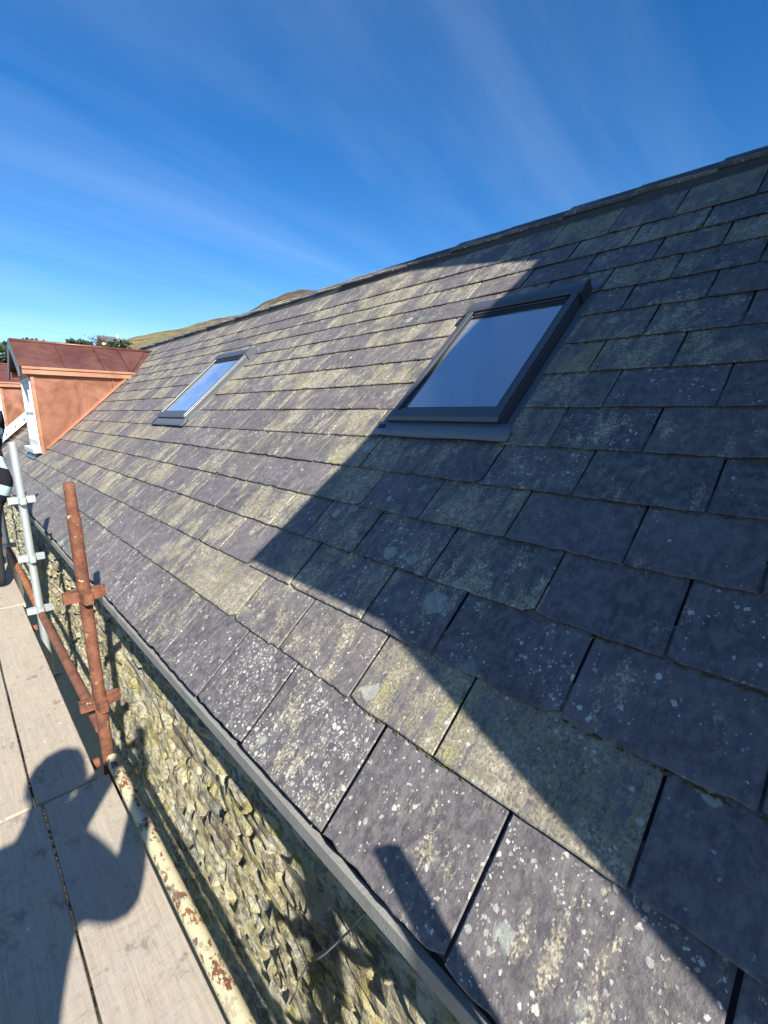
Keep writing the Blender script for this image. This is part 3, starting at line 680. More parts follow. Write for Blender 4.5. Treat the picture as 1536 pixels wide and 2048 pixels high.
# --- copper dormers
def plane_roof_z(x): return (SN*x-H0)/CS
def dormer(yc):
    xf, xr = 0.985, 0.90; ye, yf, ym = yc, yc+DW, yc+DW/2
    d = empty('copper_dormer', Vector((xf, ym, plane_roof_z(xf)))-Vector(bld.location), bld)
    zt, zr, zeave, ov = 0.50, 1.00, 0.60, 0.075
    B = lambda name, mat, a, b, bevel=0.003: MB().box(a, b).build(name, MAT[mat], d, bevel=bevel)
    xm = lambda z: (z*CS+H0)/SN      # main roof x at height z
    for sy, y0 in ((-1, ye), (1, yf)):
        # cheek in three trays with standing seams between
        seams = [xf+0.045, 1.515, 2.0, xm(zt)+0.1]
        for xa, xb in zip(seams, seams[1:]):
            za, zb = plane_roof_z(xa)-0.03, plane_roof_z(min(xb, xm(zt)))-0.03
            mb = MB(); ya, yb = (y0, y0+0.03*-sy)
            n = 6; vs_ = []; 
            top = [(xa+(xb-xa)*i/n) for i in range(n+1)]
            for x in top:
                zb_ = min(plane_roof_z(x)-0.03, zt-0.001); wv = 0.0
                for zz in (zb_, (zb_+zt)/2, zt): vs_.append((x, y0+sy*(wv*(1 if zz not in (zb_, zt) else 0.3)), zz))
            fs_ = [(i*3+j, i*3+j+1, (i+1)*3+j+1, (i+1)*3+j) for i in range(n) for j in range(2)]
            mb.add(vs_, fs_); o = mb.build('cheek_panel', MAT['copper'], d); sd = o.modifiers.new('solid', 'SOLIDIFY'); sd.thickness = 0.004; sd.offset = 0
        for xa in seams[1:3]:
            zb_ = plane_roof_z(xa); mb = MB(); ys = sorted((y0+sy*0.004, y0+sy*0.024)); mb.box((xa-0.006, ys[0], zb_), (xa+0.006, ys[1], zt)); mb.build('cheek_seam', MAT['copper'], d)
            ys = sorted((y0+sy*0.003, y0+sy*0.007)); mb = MB(); mb.box((xa+0.05, ys[0], zb_+0.045), (xa+0.054, ys[1], zt)); mb.build('cheek_seam', MAT['copper'], d)
        # corner trim, bright foot flashing along the slates, fascia and soffit
        ys = sorted((y0-sy*0.05, y0+sy*0.022)); B('corner_trim', 'copperb', (xf+0.0, ys[0], plane_roof_z(xf)+0.03), (xf+0.045, ys[1], zt))
        ys = sorted((y0+sy*0.004, y0+sy*0.014)); B('corner_trim', 'copperb', (xf+0.058, ys[0], plane_roof_z(xf)+0.07), (xf+0.066, ys[1], zt))
        mb = MB(); sA, sB = 0.44, 1.97; ya, yb = sorted((y0+sy*0.002, y0+sy*0.06))
        mb.hexa([rf(sA, ya, 0.02), rf(sB, ya, 0.02), rf(sB, yb, 0.02), rf(sA, yb, 0.02), rf(sA, ya, 0.05 if sy < 0 else 0.03), rf(sB, ya, 0.05 if sy < 0 else 0.03), rf(sB, yb, 0.03 if sy < 0 else 0.05), rf(sA, yb, 0.03 if sy < 0 else 0.05)]); mb.build('foot_flashing', MAT['copperb'], d)
        yo = y0+sy*ov; ys = sorted((yo, yo-sy*0.02)); xb = xm(zeave)-0.02
        B('fascia', 'copperb', (xr, ys[0], zt+0.012), (xb, ys[1], zeave))
        ys = sorted((yo+sy*0.003, yo+sy*0.018)); B('drip_edge', 'copperb', (xr, ys[0], zeave-0.02), (xb+0.04, ys[1], zeave+0.012))
        ys = sorted((yo-sy*0.021, y0-sy*0.03)); B('soffit', 'copper', (xr+0.01, ys[0], zt+0.001), (xm(zt)-0.03, ys[1], zt+0.011))
        # roof slope: copper trays with seams
        yo = y0+sy*(ov+0.012); z0 = zeave+0.012; xs = [xr-0.03, 1.40, 1.90, 2.24, 2.95]
        up = Vector((0, ym-yo, zr-z0)); 
        nrm = Vector((0, -up.z*(1 if (ym-yo) > 0 else -1), abs(up.y))).normalized()
        for xa, xb in zip(xs, xs[1:]):
            xe_t = min(xb, xm(zr)+0.1); xe_b = min(xb, xm(z0)+0.06)
            if xa >= xe_b-0.02: xe_b = xa+0.02
            p0, p1, p2, p3 = Vector((xa, yo, z0)), Vector((xe_b, yo, z0)), Vector((xe_t, ym, zr)), Vector((xa, ym, zr))
            dv = nrm*-0.012
            mb = MB(); mb.hexa([p0+dv, p1+dv, p2+dv, p3+dv, p0, p1, p2, p3]); mb.build('roof_panel', MAT['copperr'], d)
            if xa > xr:
                t = 0.006; mb = MB(); a_, b_ = Vector((xa, yo, z0)), Vector((xa, ym, zr)); tx = Vector((t, 0, 0)); hv = nrm*0.026
                mb.hexa([a_-tx, a_+tx, b_+tx, b_-tx, a_-tx+hv, a_+tx+hv, b_+tx+hv, b_-tx+hv]); mb.build('roof_seam', MAT['copperr'], d)
        a_, b_ = Vector((2.38, ym, zr)), Vector((2.27, yo, z0)); t = Vector((0.007, 0, 0)); hv = nrm*0.024
        mb = MB(); a_ = Vector((2.62, ym-(ym-yo)*0.12, zr-(zr-z0)*0.12)); mb.hexa([b_-t, b_+t, a_+t, a_-t, b_-t+hv, b_+t+hv, a_+t+hv, a_-t+hv]); mb.build('roof_seam', MAT['copperr'], d)
        # grey bargeboard on the front edge
        yo2 = y0+sy*(ov+0.03); mb = MB(); q0, q1 = Vector((xr-0.045, yo2, z0-0.012)), Vector((xr-0.045, ym, zr+0.018)); dz = Vector((0, 0, -0.12)); dx = Vector((0.016, 0, 0))
        mb.hexa([q0+dz, q0+dz+dx, q1+dz+dx, q1+dz, q0, q0+dx, q1+dx, q1]); mb.build('bargeboard', MAT['alu'], d)
    mb = MB(); mb.tube([(xr-0.03, ym, zr+0.012), (xm(zr)+0.02, ym, zr+0.012)], 0.022, 10); mb.build('ridge_roll', MAT['copperr'], d, smooth=True)
    # gable front: copper boards
    n = 8
    for k in range(n):
        ya, yb = ye+DW*k/n, ye+DW*(k+1)/n; hgt = lambda y: zeave+(zr-zeave)*(1-abs(y-ym)/(DW/2+ov))-0.02
        mb = MB(); x0_, x1_ = xf-0.03, xf; za = zt-0.02; mb.hexa([(x0_, ya+.003, za), (x1_, ya+.003, za), (x1_, yb-.003, za), (x0_, yb-.003, za), (x0_, ya+.003, hgt(ya)), (x1_, ya+.003, hgt(ya)), (x1_, yb-.003, hgt(yb)), (x0_, yb-.003, hgt(yb))]); mb.build('gable_board', MAT['copperb'], d)
    # white sash window
    zb = plane_roof_z(xf)+0.11; xw0, xw1 = xf-0.012, xf+0.03
    B('window_sill', 'white', (xf-0.09, ye+0.01, zb-0.065), (xf+0.02, yf-0.01, zb-0.005))
    wy0, wy1 = ye+0.06, yf-0.06
    for a, b in (((xw0, wy0, zb), (xw1, wy0+0.05, zt)), ((xw0, wy1-0.05, zb), (xw1, wy1, zt)), ((xw0, ym-0.03, zb), (xw1, ym+0.03, zt)), ((xw0, wy0+0.05, zt-0.06), (xw1, ym-0.03, zt-0.001)), ((xw0, ym+0.03, zt-0.06), (xw1, wy1-0.05, zt-0.001)), ((xw0, wy0+0.05, zb), (xw1, ym-0.03, zb+0.11)), ((xw0, ym+0.03, zb), (xw1, wy1-0.05, zb+0.11))): B('window_frame', 'white', a, b)
    for ya, yb in ((wy0+0.05, ym-0.03), (ym+0.03, wy1-0.05)):
        B('pane', 'glass', (xf+0.012, ya, zb+0.11), (xf+0.014, yb, zt-0.06), 0)
        for k in (1, 2): yy_ = ya+(yb-ya)*k/3; B('glazing_bar', 'white', (xw0+0.004, yy_-0.010, zb+0.11), (xw1-0.004, yy_+0.010, zt-0.06), 0.002)
        zz = (zb+zt)/2; B('glazing_bar', 'white', (xw0+0.0, ya, zz-0.018), (xw1-0.001, yb, zz+0.018), 0.002)
    B('dark_room_sheet', 'dark', (xf+0.30, wy0, zb), (xf+0.31, wy1, zt), 0)  # dark sheet stands in for the unlit room behind the panes
    mb = MB(); mb.hexa([rf(0.215, ye+0.12, 0.024), rf(0.40, ye+0.12, 0.024), rf(0.40, yf-0.1, 0.024), rf(0.215, yf-0.1, 0.024), rf(0.215, ye+0.12, 0.028), rf(0.40, ye+0.12, 0.045), rf(0.40, yf-0.1, 0.045), rf(0.215, yf-0.1, 0.028)]); mb.build('front_flashing', MAT['lead'], d)
    return d
d1 = dormer(DORM[0]); d1['label'] = 'nearest copper dormer with white window'
d2 = dormer(DORM[1]); d2['label'] = 'farther copper dormer cut by the picture edge'

# ------------------------------------------------------------------ unseen taller wing, added and shaped so its shadow falls over the roof
wing = empty('shadow_wing', (2.5, -3.5, GROUND)); tag(wing, 'unseen taller wing with chimney behind the viewer, shaped to shade the roof', 'building')
U = 2.6
def sh(s, y, u=U): return rf(s, y, 0.02) - SUN*u
pe = sh(0.25, 1.83); pa = sh(2.52, 1.43)
dirv = (pa-pe); top = pe+dirv*1.5
mb = MB(); th = NV*0.10; back = Vector((0, -6.0, 0))
mb.hexa([pe-th, top-th, top-th+back, pe-th+back, pe, top, top+back, pe+back]); 
mb2 = MB(); q = Vector((2*top.x-pe.x, pe.y, pe.z)); mb2.hexa([top+Vector((0.002, 0, 0)), q, q+back, top+back+Vector((0.002, 0, 0)), top+Vector((0.002, 0, 0.13)), q+Vector((0, 0, .13)), q+back+Vector((0, 0, .13)), top+back+Vector((0.002, 0, .13))])
mb.build('roof', MAT['tile'], wing); mb2.build('rear_slope', MAT['tile'], wing)
yw = sh(0.235, 1.00).y
mb = MB(); mb.box((pe.x+0.01, yw-4.5, GROUND-0.3), (q.x-0.1, yw, pe.z-0.012)); mb.build('wall', MAT['render'], wing)
gp = [Vector((pe.x+0.012, 0, pe.z-0.011)), Vector((q.x-0.1, 0, pe.z-0.011)), Vector((top.x, 0, top.z-0.06))]
mb = MB(); mb.prism([[(p.x, yw-4.5, p.z) for p in gp], [(p.x, yw-0.003, p.z) for p in gp]], None); mb.build('gable', MAT['render'], wing)
mb = MB(); mb.box((pa.x, pa.y-0.95, pa.z-0.5), (pa.x+0.75, pa.y, pa.z+1.7)); mb.box((pa.x-0.04, pa.y-0.99, pa.z+1.702), (pa.x+0.79, pa.y+0.04, pa.z+1.78)); mb.build('chimney', MAT['render'], wing)

# ------------------------------------------------------------------ scaffold
ZB = -1.5; PX = 0.332; TR = 0.0242
scf = empty('scaffold', (PX, 2.15, GROUND)); tag(scf, 'tubular steel scaffold of rusty and galvanised posts along the eave', 'scaffold')
def pocket(parent, p, mat, z, direction, tilt=0.0):
    # bent steel pressing welded to a post: a U in plan, open at the top
    dx = Vector((*direction, 0)); t = Vector((-dx.y, dx.x, 0)); c = Vector((p[0], p[1], z)); mb = MB(); th, w, L, h = 0.006, 0.021, 0.054, 0.044
    base = c+dx*(TR-0.004)
    def pl(a, b, z0, z1):
        d = (b-a).normalized(); nrm = Vector((-d.y, d.x, 0))*th/2
        mb.hexa([a-nrm+Vector((0, 0, z0)), b-nrm+Vector((0, 0, z0)), b+nrm+Vector((0, 0, z0)), a+nrm+Vector((0, 0, z0)), a-nrm+Vector((0, 0, z1)), b-nrm+Vector((0, 0, z1)), b+nrm+Vector((0, 0, z1)), a+nrm+Vector((0, 0, z1))])
    A, B, C, D = base-t*w, base+dx*L-t*w*0.62, base+dx*L+t*w*0.62, base+t*w
    pl(A, B, -h/2, h/2); pl(B, C, -h/2-0.001, h/2+0.001); pl(C, D, -h/2, h/2)
    return mb.build('pressing', MAT[mat], parent)
def post(y, ztop, zbot, mat, spigot, cups, label, cupmat=None):
    p = MB()
    if spigot:
        p.tube([(PX, y, zbot), (PX, y, ztop-spigot-0.012), (PX, y, ztop-spigot)], [TR, TR, TR], 24)
        p.tube([(PX, y, ztop-spigot-0.01), (PX, y, ztop-spigot+0.012), (PX, y, ztop-spigot*0.45), (PX, y, ztop-0.008), (PX, y, ztop)], [TR*0.90, TR*0.90, TR*0.83, TR*0.83, TR*0.74], 24)
    else:
        p.tube([(PX, y, zbot), (PX, y, ztop)], TR, 24, cap=False); p.tube([(PX, y, zbot), (PX, y, ztop-0.004)], TR*0.86, 24)
    o = autosmooth(p.build('post', MAT[mat], scf)); o['label'] = label
    for z in cups:
        for d in ((1, 0), (-1, 0), (0, -1), (0, 1)): pocket(o, (PX, y), cupmat or mat, z, d)
    return o
post(2.15, -0.272, GROUND, 'rust', 0.14, [-0.745, -1.245, -1.74, -2.3], 'rusty brown post with flaking paint')
post(4.0, -0.199, GROUND, 'galv', 0, [-0.60, -1.02, -1.42, -2.0], 'galvanised grey post')
post(6.25, -0.42, GROUND, 'galv', 0, [-0.93, -1.42], 'galvanised post at the picture edge')
post(-0.52, -0.20, GROUND, 'rust', 0.0, [-0.70, -1.20], 'post behind the viewer')
for y in (8.5, 10.8): post(y, -0.5, GROUND, 'galv', 0, [-1.0], 'far galvanised post')
def ledger(y0, y1, mat, z0, z1, x0, x1, label):
    n = 14; mb = MB(); pts = [(x0+(x1-x0)*k/n, y0+(y1-y0)*k/n, z0+(z1-z0)*k/n) for k in range(n+1)]
    mb.tube(pts, 0.0240, 24); o = autosmooth(mb.build('ledger', MAT[mat], scf)); o['label'] = label; return o
ledger(-1.6, 2.085, 'cream', -1.50, -1.505, 0.327, 0.334, 'ledger with flaking cream paint')
ledger(2.215, 3.93, 'rustl', -1.42, -1.44, PX, PX, 'brown rusty ledger')
ledger(4.07, 6.18, 'rusto', -1.44, -1.44, PX, PX, 'orange rusty ledger')
ledger(6.32, 8.43, 'rustl', -1.44, -1.44, PX, PX, 'far rusty ledger')
for y, m in ((6.25, 'rusto'), (4.0, 'rustl'), (-0.9, 'rustl'), (2.15, 'rustl')):   # transoms under the boards
    mb = MB(); mb.tube([(-1.0, y+0.05, ZB-0.075), (PX-0.03, y+0.05, ZB-0.075)], 0.0242, 16); autosmooth(mb.build('transom', MAT[m], scf))
mb = MB(); mb.tube([(-1.0, 6.25, -0.93), (PX-0.03, 6.25, -0.93)], 0.0242, 16); autosmooth(mb.build('transom', MAT['rusto'], scf))
for y in (-0.52, 2.15, 4.0, 6.25):
    mb = MB(); mb.tube([(-1.05, y, GROUND), (-1.05, y, -1.3)], TR, 16); autosmooth(mb.build('post', MAT['galv'], scf))
mb = MB(); mb.tube([(-1.05, -0.5, -1.56), (-1.05, 6.2, -1.56)], TR, 16); autosmooth(mb.build('ledger', MAT['rustl'], scf))
# boards
GB = 'scaffold boards'
def board(x0, x1, y0, y1, zt, label, warp=0.0):
    rb = random.Random(int(abs(y0*100+x0*1000))); n = 10; P, F = [], []; t = 0.036
    for k in range(n+1):
        y = y0+(y1-y0)*k/n; zz = zt+warp*math.sin(k/n*math.pi)
        e0, e1 = rb.uniform(-0.0015, 0.0015), rb.uniform(-0.0015, 0.0015)
        P += [(x0+e0, y, zz-t), (x1+e1, y, zz-t), (x1+e1, y, zz), ((x0+x1)/2, y, zz+0.0015*rb.uniform(-1, 1)), (x0+e0, y, zz)]
    for k in range(n):
        a = k*5
        for i in range(5): j = (i+1) % 5; F.append((a+i, a+5+i, a+5+j, a+j))
    F.append((0, 1, 2, 3, 4)); F.append(tuple(n*5+i for i in (4, 3, 2, 1, 0)))
    mb = MB(); mb.add(P, F); o = mb.build('scaffold_board', MAT['wood'], bevel=0.004); tag(o, label, 'board', GB); return o
bw = 0.219; wood_rows = [(0.076, 0.300), (-0.152, 0.069), (-0.383, -0.164), (-0.614, -0.395), (-0.845, -0.626)]
nth = ['beside the painted ledger', 'second from the painted ledger', 'third from the ledger, out of view at left', 'fourth from the ledger, out of view at left', 'outermost, out of view at left']
for k, (a, b) in enumerate(wood_rows): board(a, b, -1.7, 1.995, ZB+(0.003 if k % 2 else 0), 'near weathered scaffold board '+nth[k], 0.002)
far_rows = [(0.055, 0.262), (-0.165, 0.046), (-0.386, -0.176), (-0.607, -0.396), (-0.828, -0.618)]
nth2 = ['beside the rusty post', 'left of the one beside the rusty post', 'third from the rusty post', 'fourth from the rusty post', 'outermost in its bay']
for k, (a, b) in enumerate(far_rows): board(a, b, 2.012, 4.44, ZB-0.004+(0.003 if k % 2 else 0), 'weathered scaffold board of the middle bay, '+nth2[k], 0.001)
nth3 = ['beside the orange rusty ledger', 'second from the orange ledger', 'third from the orange ledger', 'fourth from the orange ledger', 'outermost of the far bay']
for k, (a, b) in enumerate([(0.06, 0.285), (-0.17, 0.053), (-0.40, -0.177), (-0.63, -0.407), (-0.85, -0.637)]): board(a, b, 4.455, 8.3, ZB-0.002, 'far scaffold board '+nth3[k])

# ------------------------------------------------------------------ loose wire on the wall
cu = [(0.655, 1.20, -2.25), (0.645, 1.13, -2.10), (0.615, 1.06, -1.93), (0.60, 0.97, -1.74), (0.605, 0.87, -1.58), (0.63, 0.79, -1.44), (0.655, 0.75, -1.36)]
mb = MB(); mb.tube(cu, 0.0032, 8); tag(mb.build('loose_wire', MAT['wire'], smooth=True), 'thin grey wire hanging loose in front of the rubble wall', 'wire')

# ------------------------------------------------------------------ roof ladder by the far dormer
lad = empty('roof_ladder', rf(0.1, 12.0, 0.1)); tag(lad, 'white roof ladder lying on the slates between the dormers', 'ladder')
for y in (12.0, 12.34):
    mb = MB(); rbox(mb, 0.05, 1.15, y, y+0.028, 0.11, 0.235); o = mb.build('stile', MAT['white'], lad, bevel=0.003)
    for k in range(5):
        s = 0.17+0.22*k; mb = MB(); mb.tube([rf(s, y-0.004, 0.17), rf(s, y-0.0005, 0.17)], 0.018, 12); mb.build('rung_end', MAT['alud'], o)
for k in range(5):
    s = 0.17+0.22*k; mb = MB(); mb.tube([rf(s, 12.029, 0.17), rf(s, 12.339, 0.17)], 0.014, 10); mb.build('rung', MAT['white'], lad, smooth=True)

# ------------------------------------------------------------------ people
def person(name, joints, radii, edges, mats, loc, zones, label, sub=2):
    me = bpy.data.meshes.new(name); keys = list(joints)
    me.from_pydata([Vector(joints[k])-Vector(loc) for k in keys], [(keys.index(a), keys.index(b)) for a, b in edges], [])
    o = bpy.data.objects.new(name, me); COL.objects.link(o); o.location = loc
    sk = o.modifiers.new('skin', 'SKIN'); sk.use_smooth_shade = True
    for i, k in enumerate(keys):
        r = radii[k]; r = r if isinstance(r, tuple) else (r, r); me.skin_vertices[0].data[i].radius = r
    me.skin_vertices[0].data[keys.index('pelvis')].use_root = True
    ss = o.modifiers.new('sub', 'SUBSURF'); ss.levels = sub; ss.render_levels = sub
    dg = bpy.context.evaluated_depsgraph_get(); ev = o.evaluated_get(dg); m2 = bpy.data.meshes.new_from_object(ev)
    o.modifiers.clear(); o.data = m2; m2.materials.clear()
    for m in mats: m2.materials.append(m)
    for p in m2.polygons: p.material_index = zones(Vector(p.center)+Vector(loc)); p.use_smooth = True
    tag(o, label, 'person'); return o
def face(o, hc, fwd, r, hairc=True):
    # eyes, nose, ears and hair as children of the head
    f = Vector(fwd).normalized(); side = f.cross(Vector((0, 0, 1))).normalized(); up = side.cross(f); hc = Vector(hc)
    for s in (-1, 1):
        mb = MB(); c = hc+f*r*0.86+side*s*r*0.36; mb.tube([c-f*0.012, c, c+f*0.008], [0.008, 0.011, 0.004], 10); mb.build('eye', MAT['phone'], o, smooth=True)
        c = hc+side*s*r*0.93-up*r*0.1; mb = MB(); mb.tube([c-up*0.03, c, c+up*0.03], [0.008, 0.016, 0.011], 10); mb.build('ear', MAT['skin'], o, smooth=True)
    mb = MB(); c = hc+f*r*0.95; mb.tube([c+up*0.02, c-up*0.018+f*0.014, c-up*0.034], [0.006, 0.014, 0.008], 10); mb.build('nose', MAT['skin'], o, smooth=True)
    mb = MB(); c = hc+f*r*0.90-up*0.065; mb.tube([c-side*0.025, c+f*0.004, c+side*0.025], [0.003, 0.007, 0.003], 8); mb.build('mouth', MAT['copper'], o, smooth=True)
    P, F = [], []; n, m = 18, 8
    for j in range(m+1):
        th = j/m*1.75
        for i in range(n):
            a = 2*math.pi*i/n; d = (f*math.cos(a)+side*math.sin(a))*math.sin(th)+up*math.cos(th)
            front = max(0, d.dot(f)); k = 1.10 if (front < 0.45 or d.dot(up) > 0.55) else 0.90
            P.append(hc+Vector(d)*r*k*(1.04+0.10*mnoise.noise(d*5+hc*9))+up*0.02)
    for j in range(m):
        for i in range(n): F.append((j*n+i, j*n+(i+1) % n, (j+1)*n+(i+1) % n, (j+1)*n+i))
    mb = MB(); mb.add(P, F); mb.build('hair', MAT['hair'], o, smooth=True)
def hand_joints(J, R, E, wrist, tip_dir, spread, key, curl):
    w = Vector(wrist); d = Vector(tip_dir).normalized(); s = Vector(spread).normalized(); c = Vector(curl)
    J[key+'palm'] = w+d*0.05; R[key+'palm'] = (0.034, 0.018); E.append((key+'wrist', key+'palm'))
    for k, (off, ln) in enumerate(((-0.030, 0.062), (-0.010, 0.074), (0.010, 0.070), (0.030, 0.056))):
        a, b, e = f'{key}k{k}', f'{key}m{k}', f'{key}t{k}'
        J[a] = w+d*0.088+s*off; J[b] = J[a]+d*ln*0.5+c*0.35; J[e] = J[b]+d*ln*0.35+c
        R[a] = R[b] = 0.0095; R[e] = 0.0078; E += [(key+'palm', a), (a, b), (b, e)]
    J[key+'th1'] = w+d*0.035-s*0.045; J[key+'th2'] = w+d*0.065-s*0.062+c*0.5; R[key+'th1'] = 0.012; R[key+'th2'] = 0.009
    E += [(key+'palm', key+'th1'), (key+'th1', key+'th2')]
# the photographer: behind the lens, arm raised with the phone; only the shadow is in the picture
F2 = Vector((0.69, 0.72, 0)).normalized(); SD = Vector((0.72, -0.69, 0)).normalized()
rsh, lsh = Vector((-0.34, -0.38, -0.13)), Vector((-0.62, -0.13, -0.20))
RS_ = 0
J = dict(pelvis=(-0.53, -0.36, -0.66), waist=(-0.52, -0.34, -0.50), chest=(-0.49, -0.29, -0.28), neckb=(-0.46, -0.25, -0.12), neck=(-0.43, -0.225, -0.06), head=(-0.39, -0.19, 0.045), crown=(-0.39, -0.19, 0.10),
         rsh=rsh, rel=(-0.17, -0.25, -0.385), rwrist=(-0.055, -0.12, -0.15), lsh=lsh, lel=(-0.41, -0.02, -0.40), lwrist=(-0.20, -0.06, -0.10),
         rhip=(-0.45, -0.44, -0.72), rkn=(-0.42, -0.44, -1.08), ran=(-0.42, -0.47, -1.43), rto=(-0.31, -0.36, -1.462), lhip=(-0.62, -0.29, -0.72), lkn=(-0.62, -0.24, -1.08), lan=(-0.63, -0.27, -1.43), lto=(-0.52, -0.16, -1.462))
Rr = dict(pelvis=(0.15, 0.12), waist=(0.145, 0.11), chest=(0.155, 0.12), neckb=(0.08, 0.075), neck=0.056, head=(0.088, 0.10), crown=(0.075, 0.09), rsh=0.118, rel=0.058, rwrist=0.036, lsh=0.09, lel=0.075, lwrist=0.056,
          rhip=0.10, rkn=0.065, ran=0.045, rto=0.038, lhip=0.10, lkn=0.065, lan=0.045, lto=0.038)
E_ = [('pelvis', 'waist'), ('waist', 'chest'), ('chest', 'neckb'), ('neckb', 'neck'), ('neck', 'head'), ('head', 'crown'), ('chest', 'rsh'), ('rsh', 'rel'), ('rel', 'rwrist'), ('chest', 'lsh'), ('lsh', 'lel'), ('lel', 'lwrist'),
      ('pelvis', 'rhip'), ('rhip', 'rkn'), ('rkn', 'ran'), ('ran', 'rto'), ('pelvis', 'lhip'), ('lhip', 'lkn'), ('lkn', 'lan'), ('lan', 'lto')]
hand_joints(J, Rr, E_, J['rwrist'], (-0.15, 0.25, 1.0), (0.3, -0.3, 0.2), 'r', FW*0.012)
hand_joints(J, Rr, E_, J['lwrist'], (1.0, 0.1, 0.55), (-0.2, 0.0, 0.9), 'l', FW*0.010)
ph_zone = lambda c: (1 if c.z < -0.66 else 2 if (c.z > -0.055 and c.x < -0.28) or (Vector(c)-Vector(J['rpalm'])).length < 0.13 or (Vector(c)-Vector(J['lpalm'])).length < 0.12 else 0)
pg = person('person', J, Rr, E_, [MAT['jacket'], MAT['trouser'], MAT['skin']], (-0.52, -0.35, -1.5), ph_zone, 'person in dark clothes behind the viewer, raising a phone, shadow on the boards')
face(pg, (-0.385, -0.185, 0.055), F2, 0.098)
pm = MB(); c = -FW*0.014-DN*-0.055+RT*-0.022
def pb(a, b, cth): return c+RT*a+DN*b+FW*cth
pm.hexa([pb(-.037, -.074, -.004), pb(.037, -.074, -.004), pb(.037, .074, -.004), pb(-.037, .074, -.004), pb(-.037, -.074, .004), pb(.037, -.074, .004), pb(.037, .074, .004), pb(-.037, .074, .004)])
tag(pm.build('phone', MAT['phone'], bevel=0.002), 'black phone held up by the person behind the viewer', 'phone')
# a roofer in a striped top on the far boards, cut by the left edge of the picture
yb = 4.95; xo = 0.195
J = dict(pelvis=(xo+0.02, yb, -0.62), waist=(xo+0.00, yb, -0.42), chest=(xo-0.05, yb+0.03, -0.18), neckb=(xo-0.07, yb+0.08, 0.0), neck=(xo-0.07, yb+0.11, 0.06), head=(xo-0.07, yb+0.15, 0.16), crown=(xo-0.07, yb+0.16, 0.22),
         rsh=(xo+0.12, yb+0.05, -0.06), rel=(xo+0.17, yb+0.22, -0.32), rwrist=(xo+0.10, yb+0.44, -0.40), lsh=(xo-0.25, yb+0.05, -0.06), lel=(xo-0.31, yb+0.20, -0.32), lwrist=(xo-0.24, yb+0.42, -0.40),
         rhip=(xo-0.02, yb, -0.76), rkn=(xo-0.02, yb+0.05, -1.07), ran=(xo-0.02, yb, -1.425), rto=(xo-0.01, yb+0.14, -1.46), lhip=(xo-0.20, yb, -0.76), lkn=(xo-0.19, yb+0.05, -1.07), lan=(xo-0.19, yb, -1.425), lto=(xo-0.20, yb+0.14, -1.46))
Rr = dict(Rr); Rr.update(pelvis=(0.27, 0.20), waist=(0.25, 0.17), chest=(0.18, 0.13), rhip=0.11, lhip=0.11, rsh=0.085, rel=0.055, rwrist=0.034)
E_ = [('pelvis', 'waist'), ('waist', 'chest'), ('chest', 'neckb'), ('neckb', 'neck'), ('neck', 'head'), ('head', 'crown'), ('chest', 'rsh'), ('rsh', 'rel'), ('rel', 'rwrist'), ('chest', 'lsh'), ('lsh', 'lel'), ('lel', 'lwrist'),
      ('pelvis', 'rhip'), ('rhip', 'rkn'), ('rkn', 'ran'), ('ran', 'rto'), ('pelvis', 'lhip'), ('lhip', 'lkn'), ('lkn', 'lan'), ('lan', 'lto')]
J['rel'] = (xo+0.11, yb+0.22, -0.30); J['hemr'] = (xo+0.095, yb-0.01, -0.55); J['heml'] = (xo-0.12, yb-0.01, -0.55); Rr['hemr'] = Rr['heml'] = (0.13, 0.13); E_ += [('pelvis', 'hemr'), ('pelvis', 'heml')]
hand_joints(J, Rr, E_, J['rwrist'], (-0.1, 1, -0.2), (0.9, 0, 0.2), 'r', Vector((0, 0, -0.014)))
hand_joints(J, Rr, E_, J['lwrist'], (0.1, 1, -0.2), (0.9, 0, 0.2), 'l', Vector((0, 0, -0.014)))
JJ = dict(J)
z2 = lambda c: (1 if c.z < -0.76 else 2 if c.z > 0.05 or c.y > yb+0.40 else 0)
pr = person('person', J, Rr, E_, [MAT['stripes'], MAT['trouser'], MAT['skin']], (xo, yb, -1.5), z2, 'person in a black and pale blue striped top at the left edge')
face(pr, (xo-0.07, yb+0.155, 0.175), (0, 1, -0.1), 0.098)

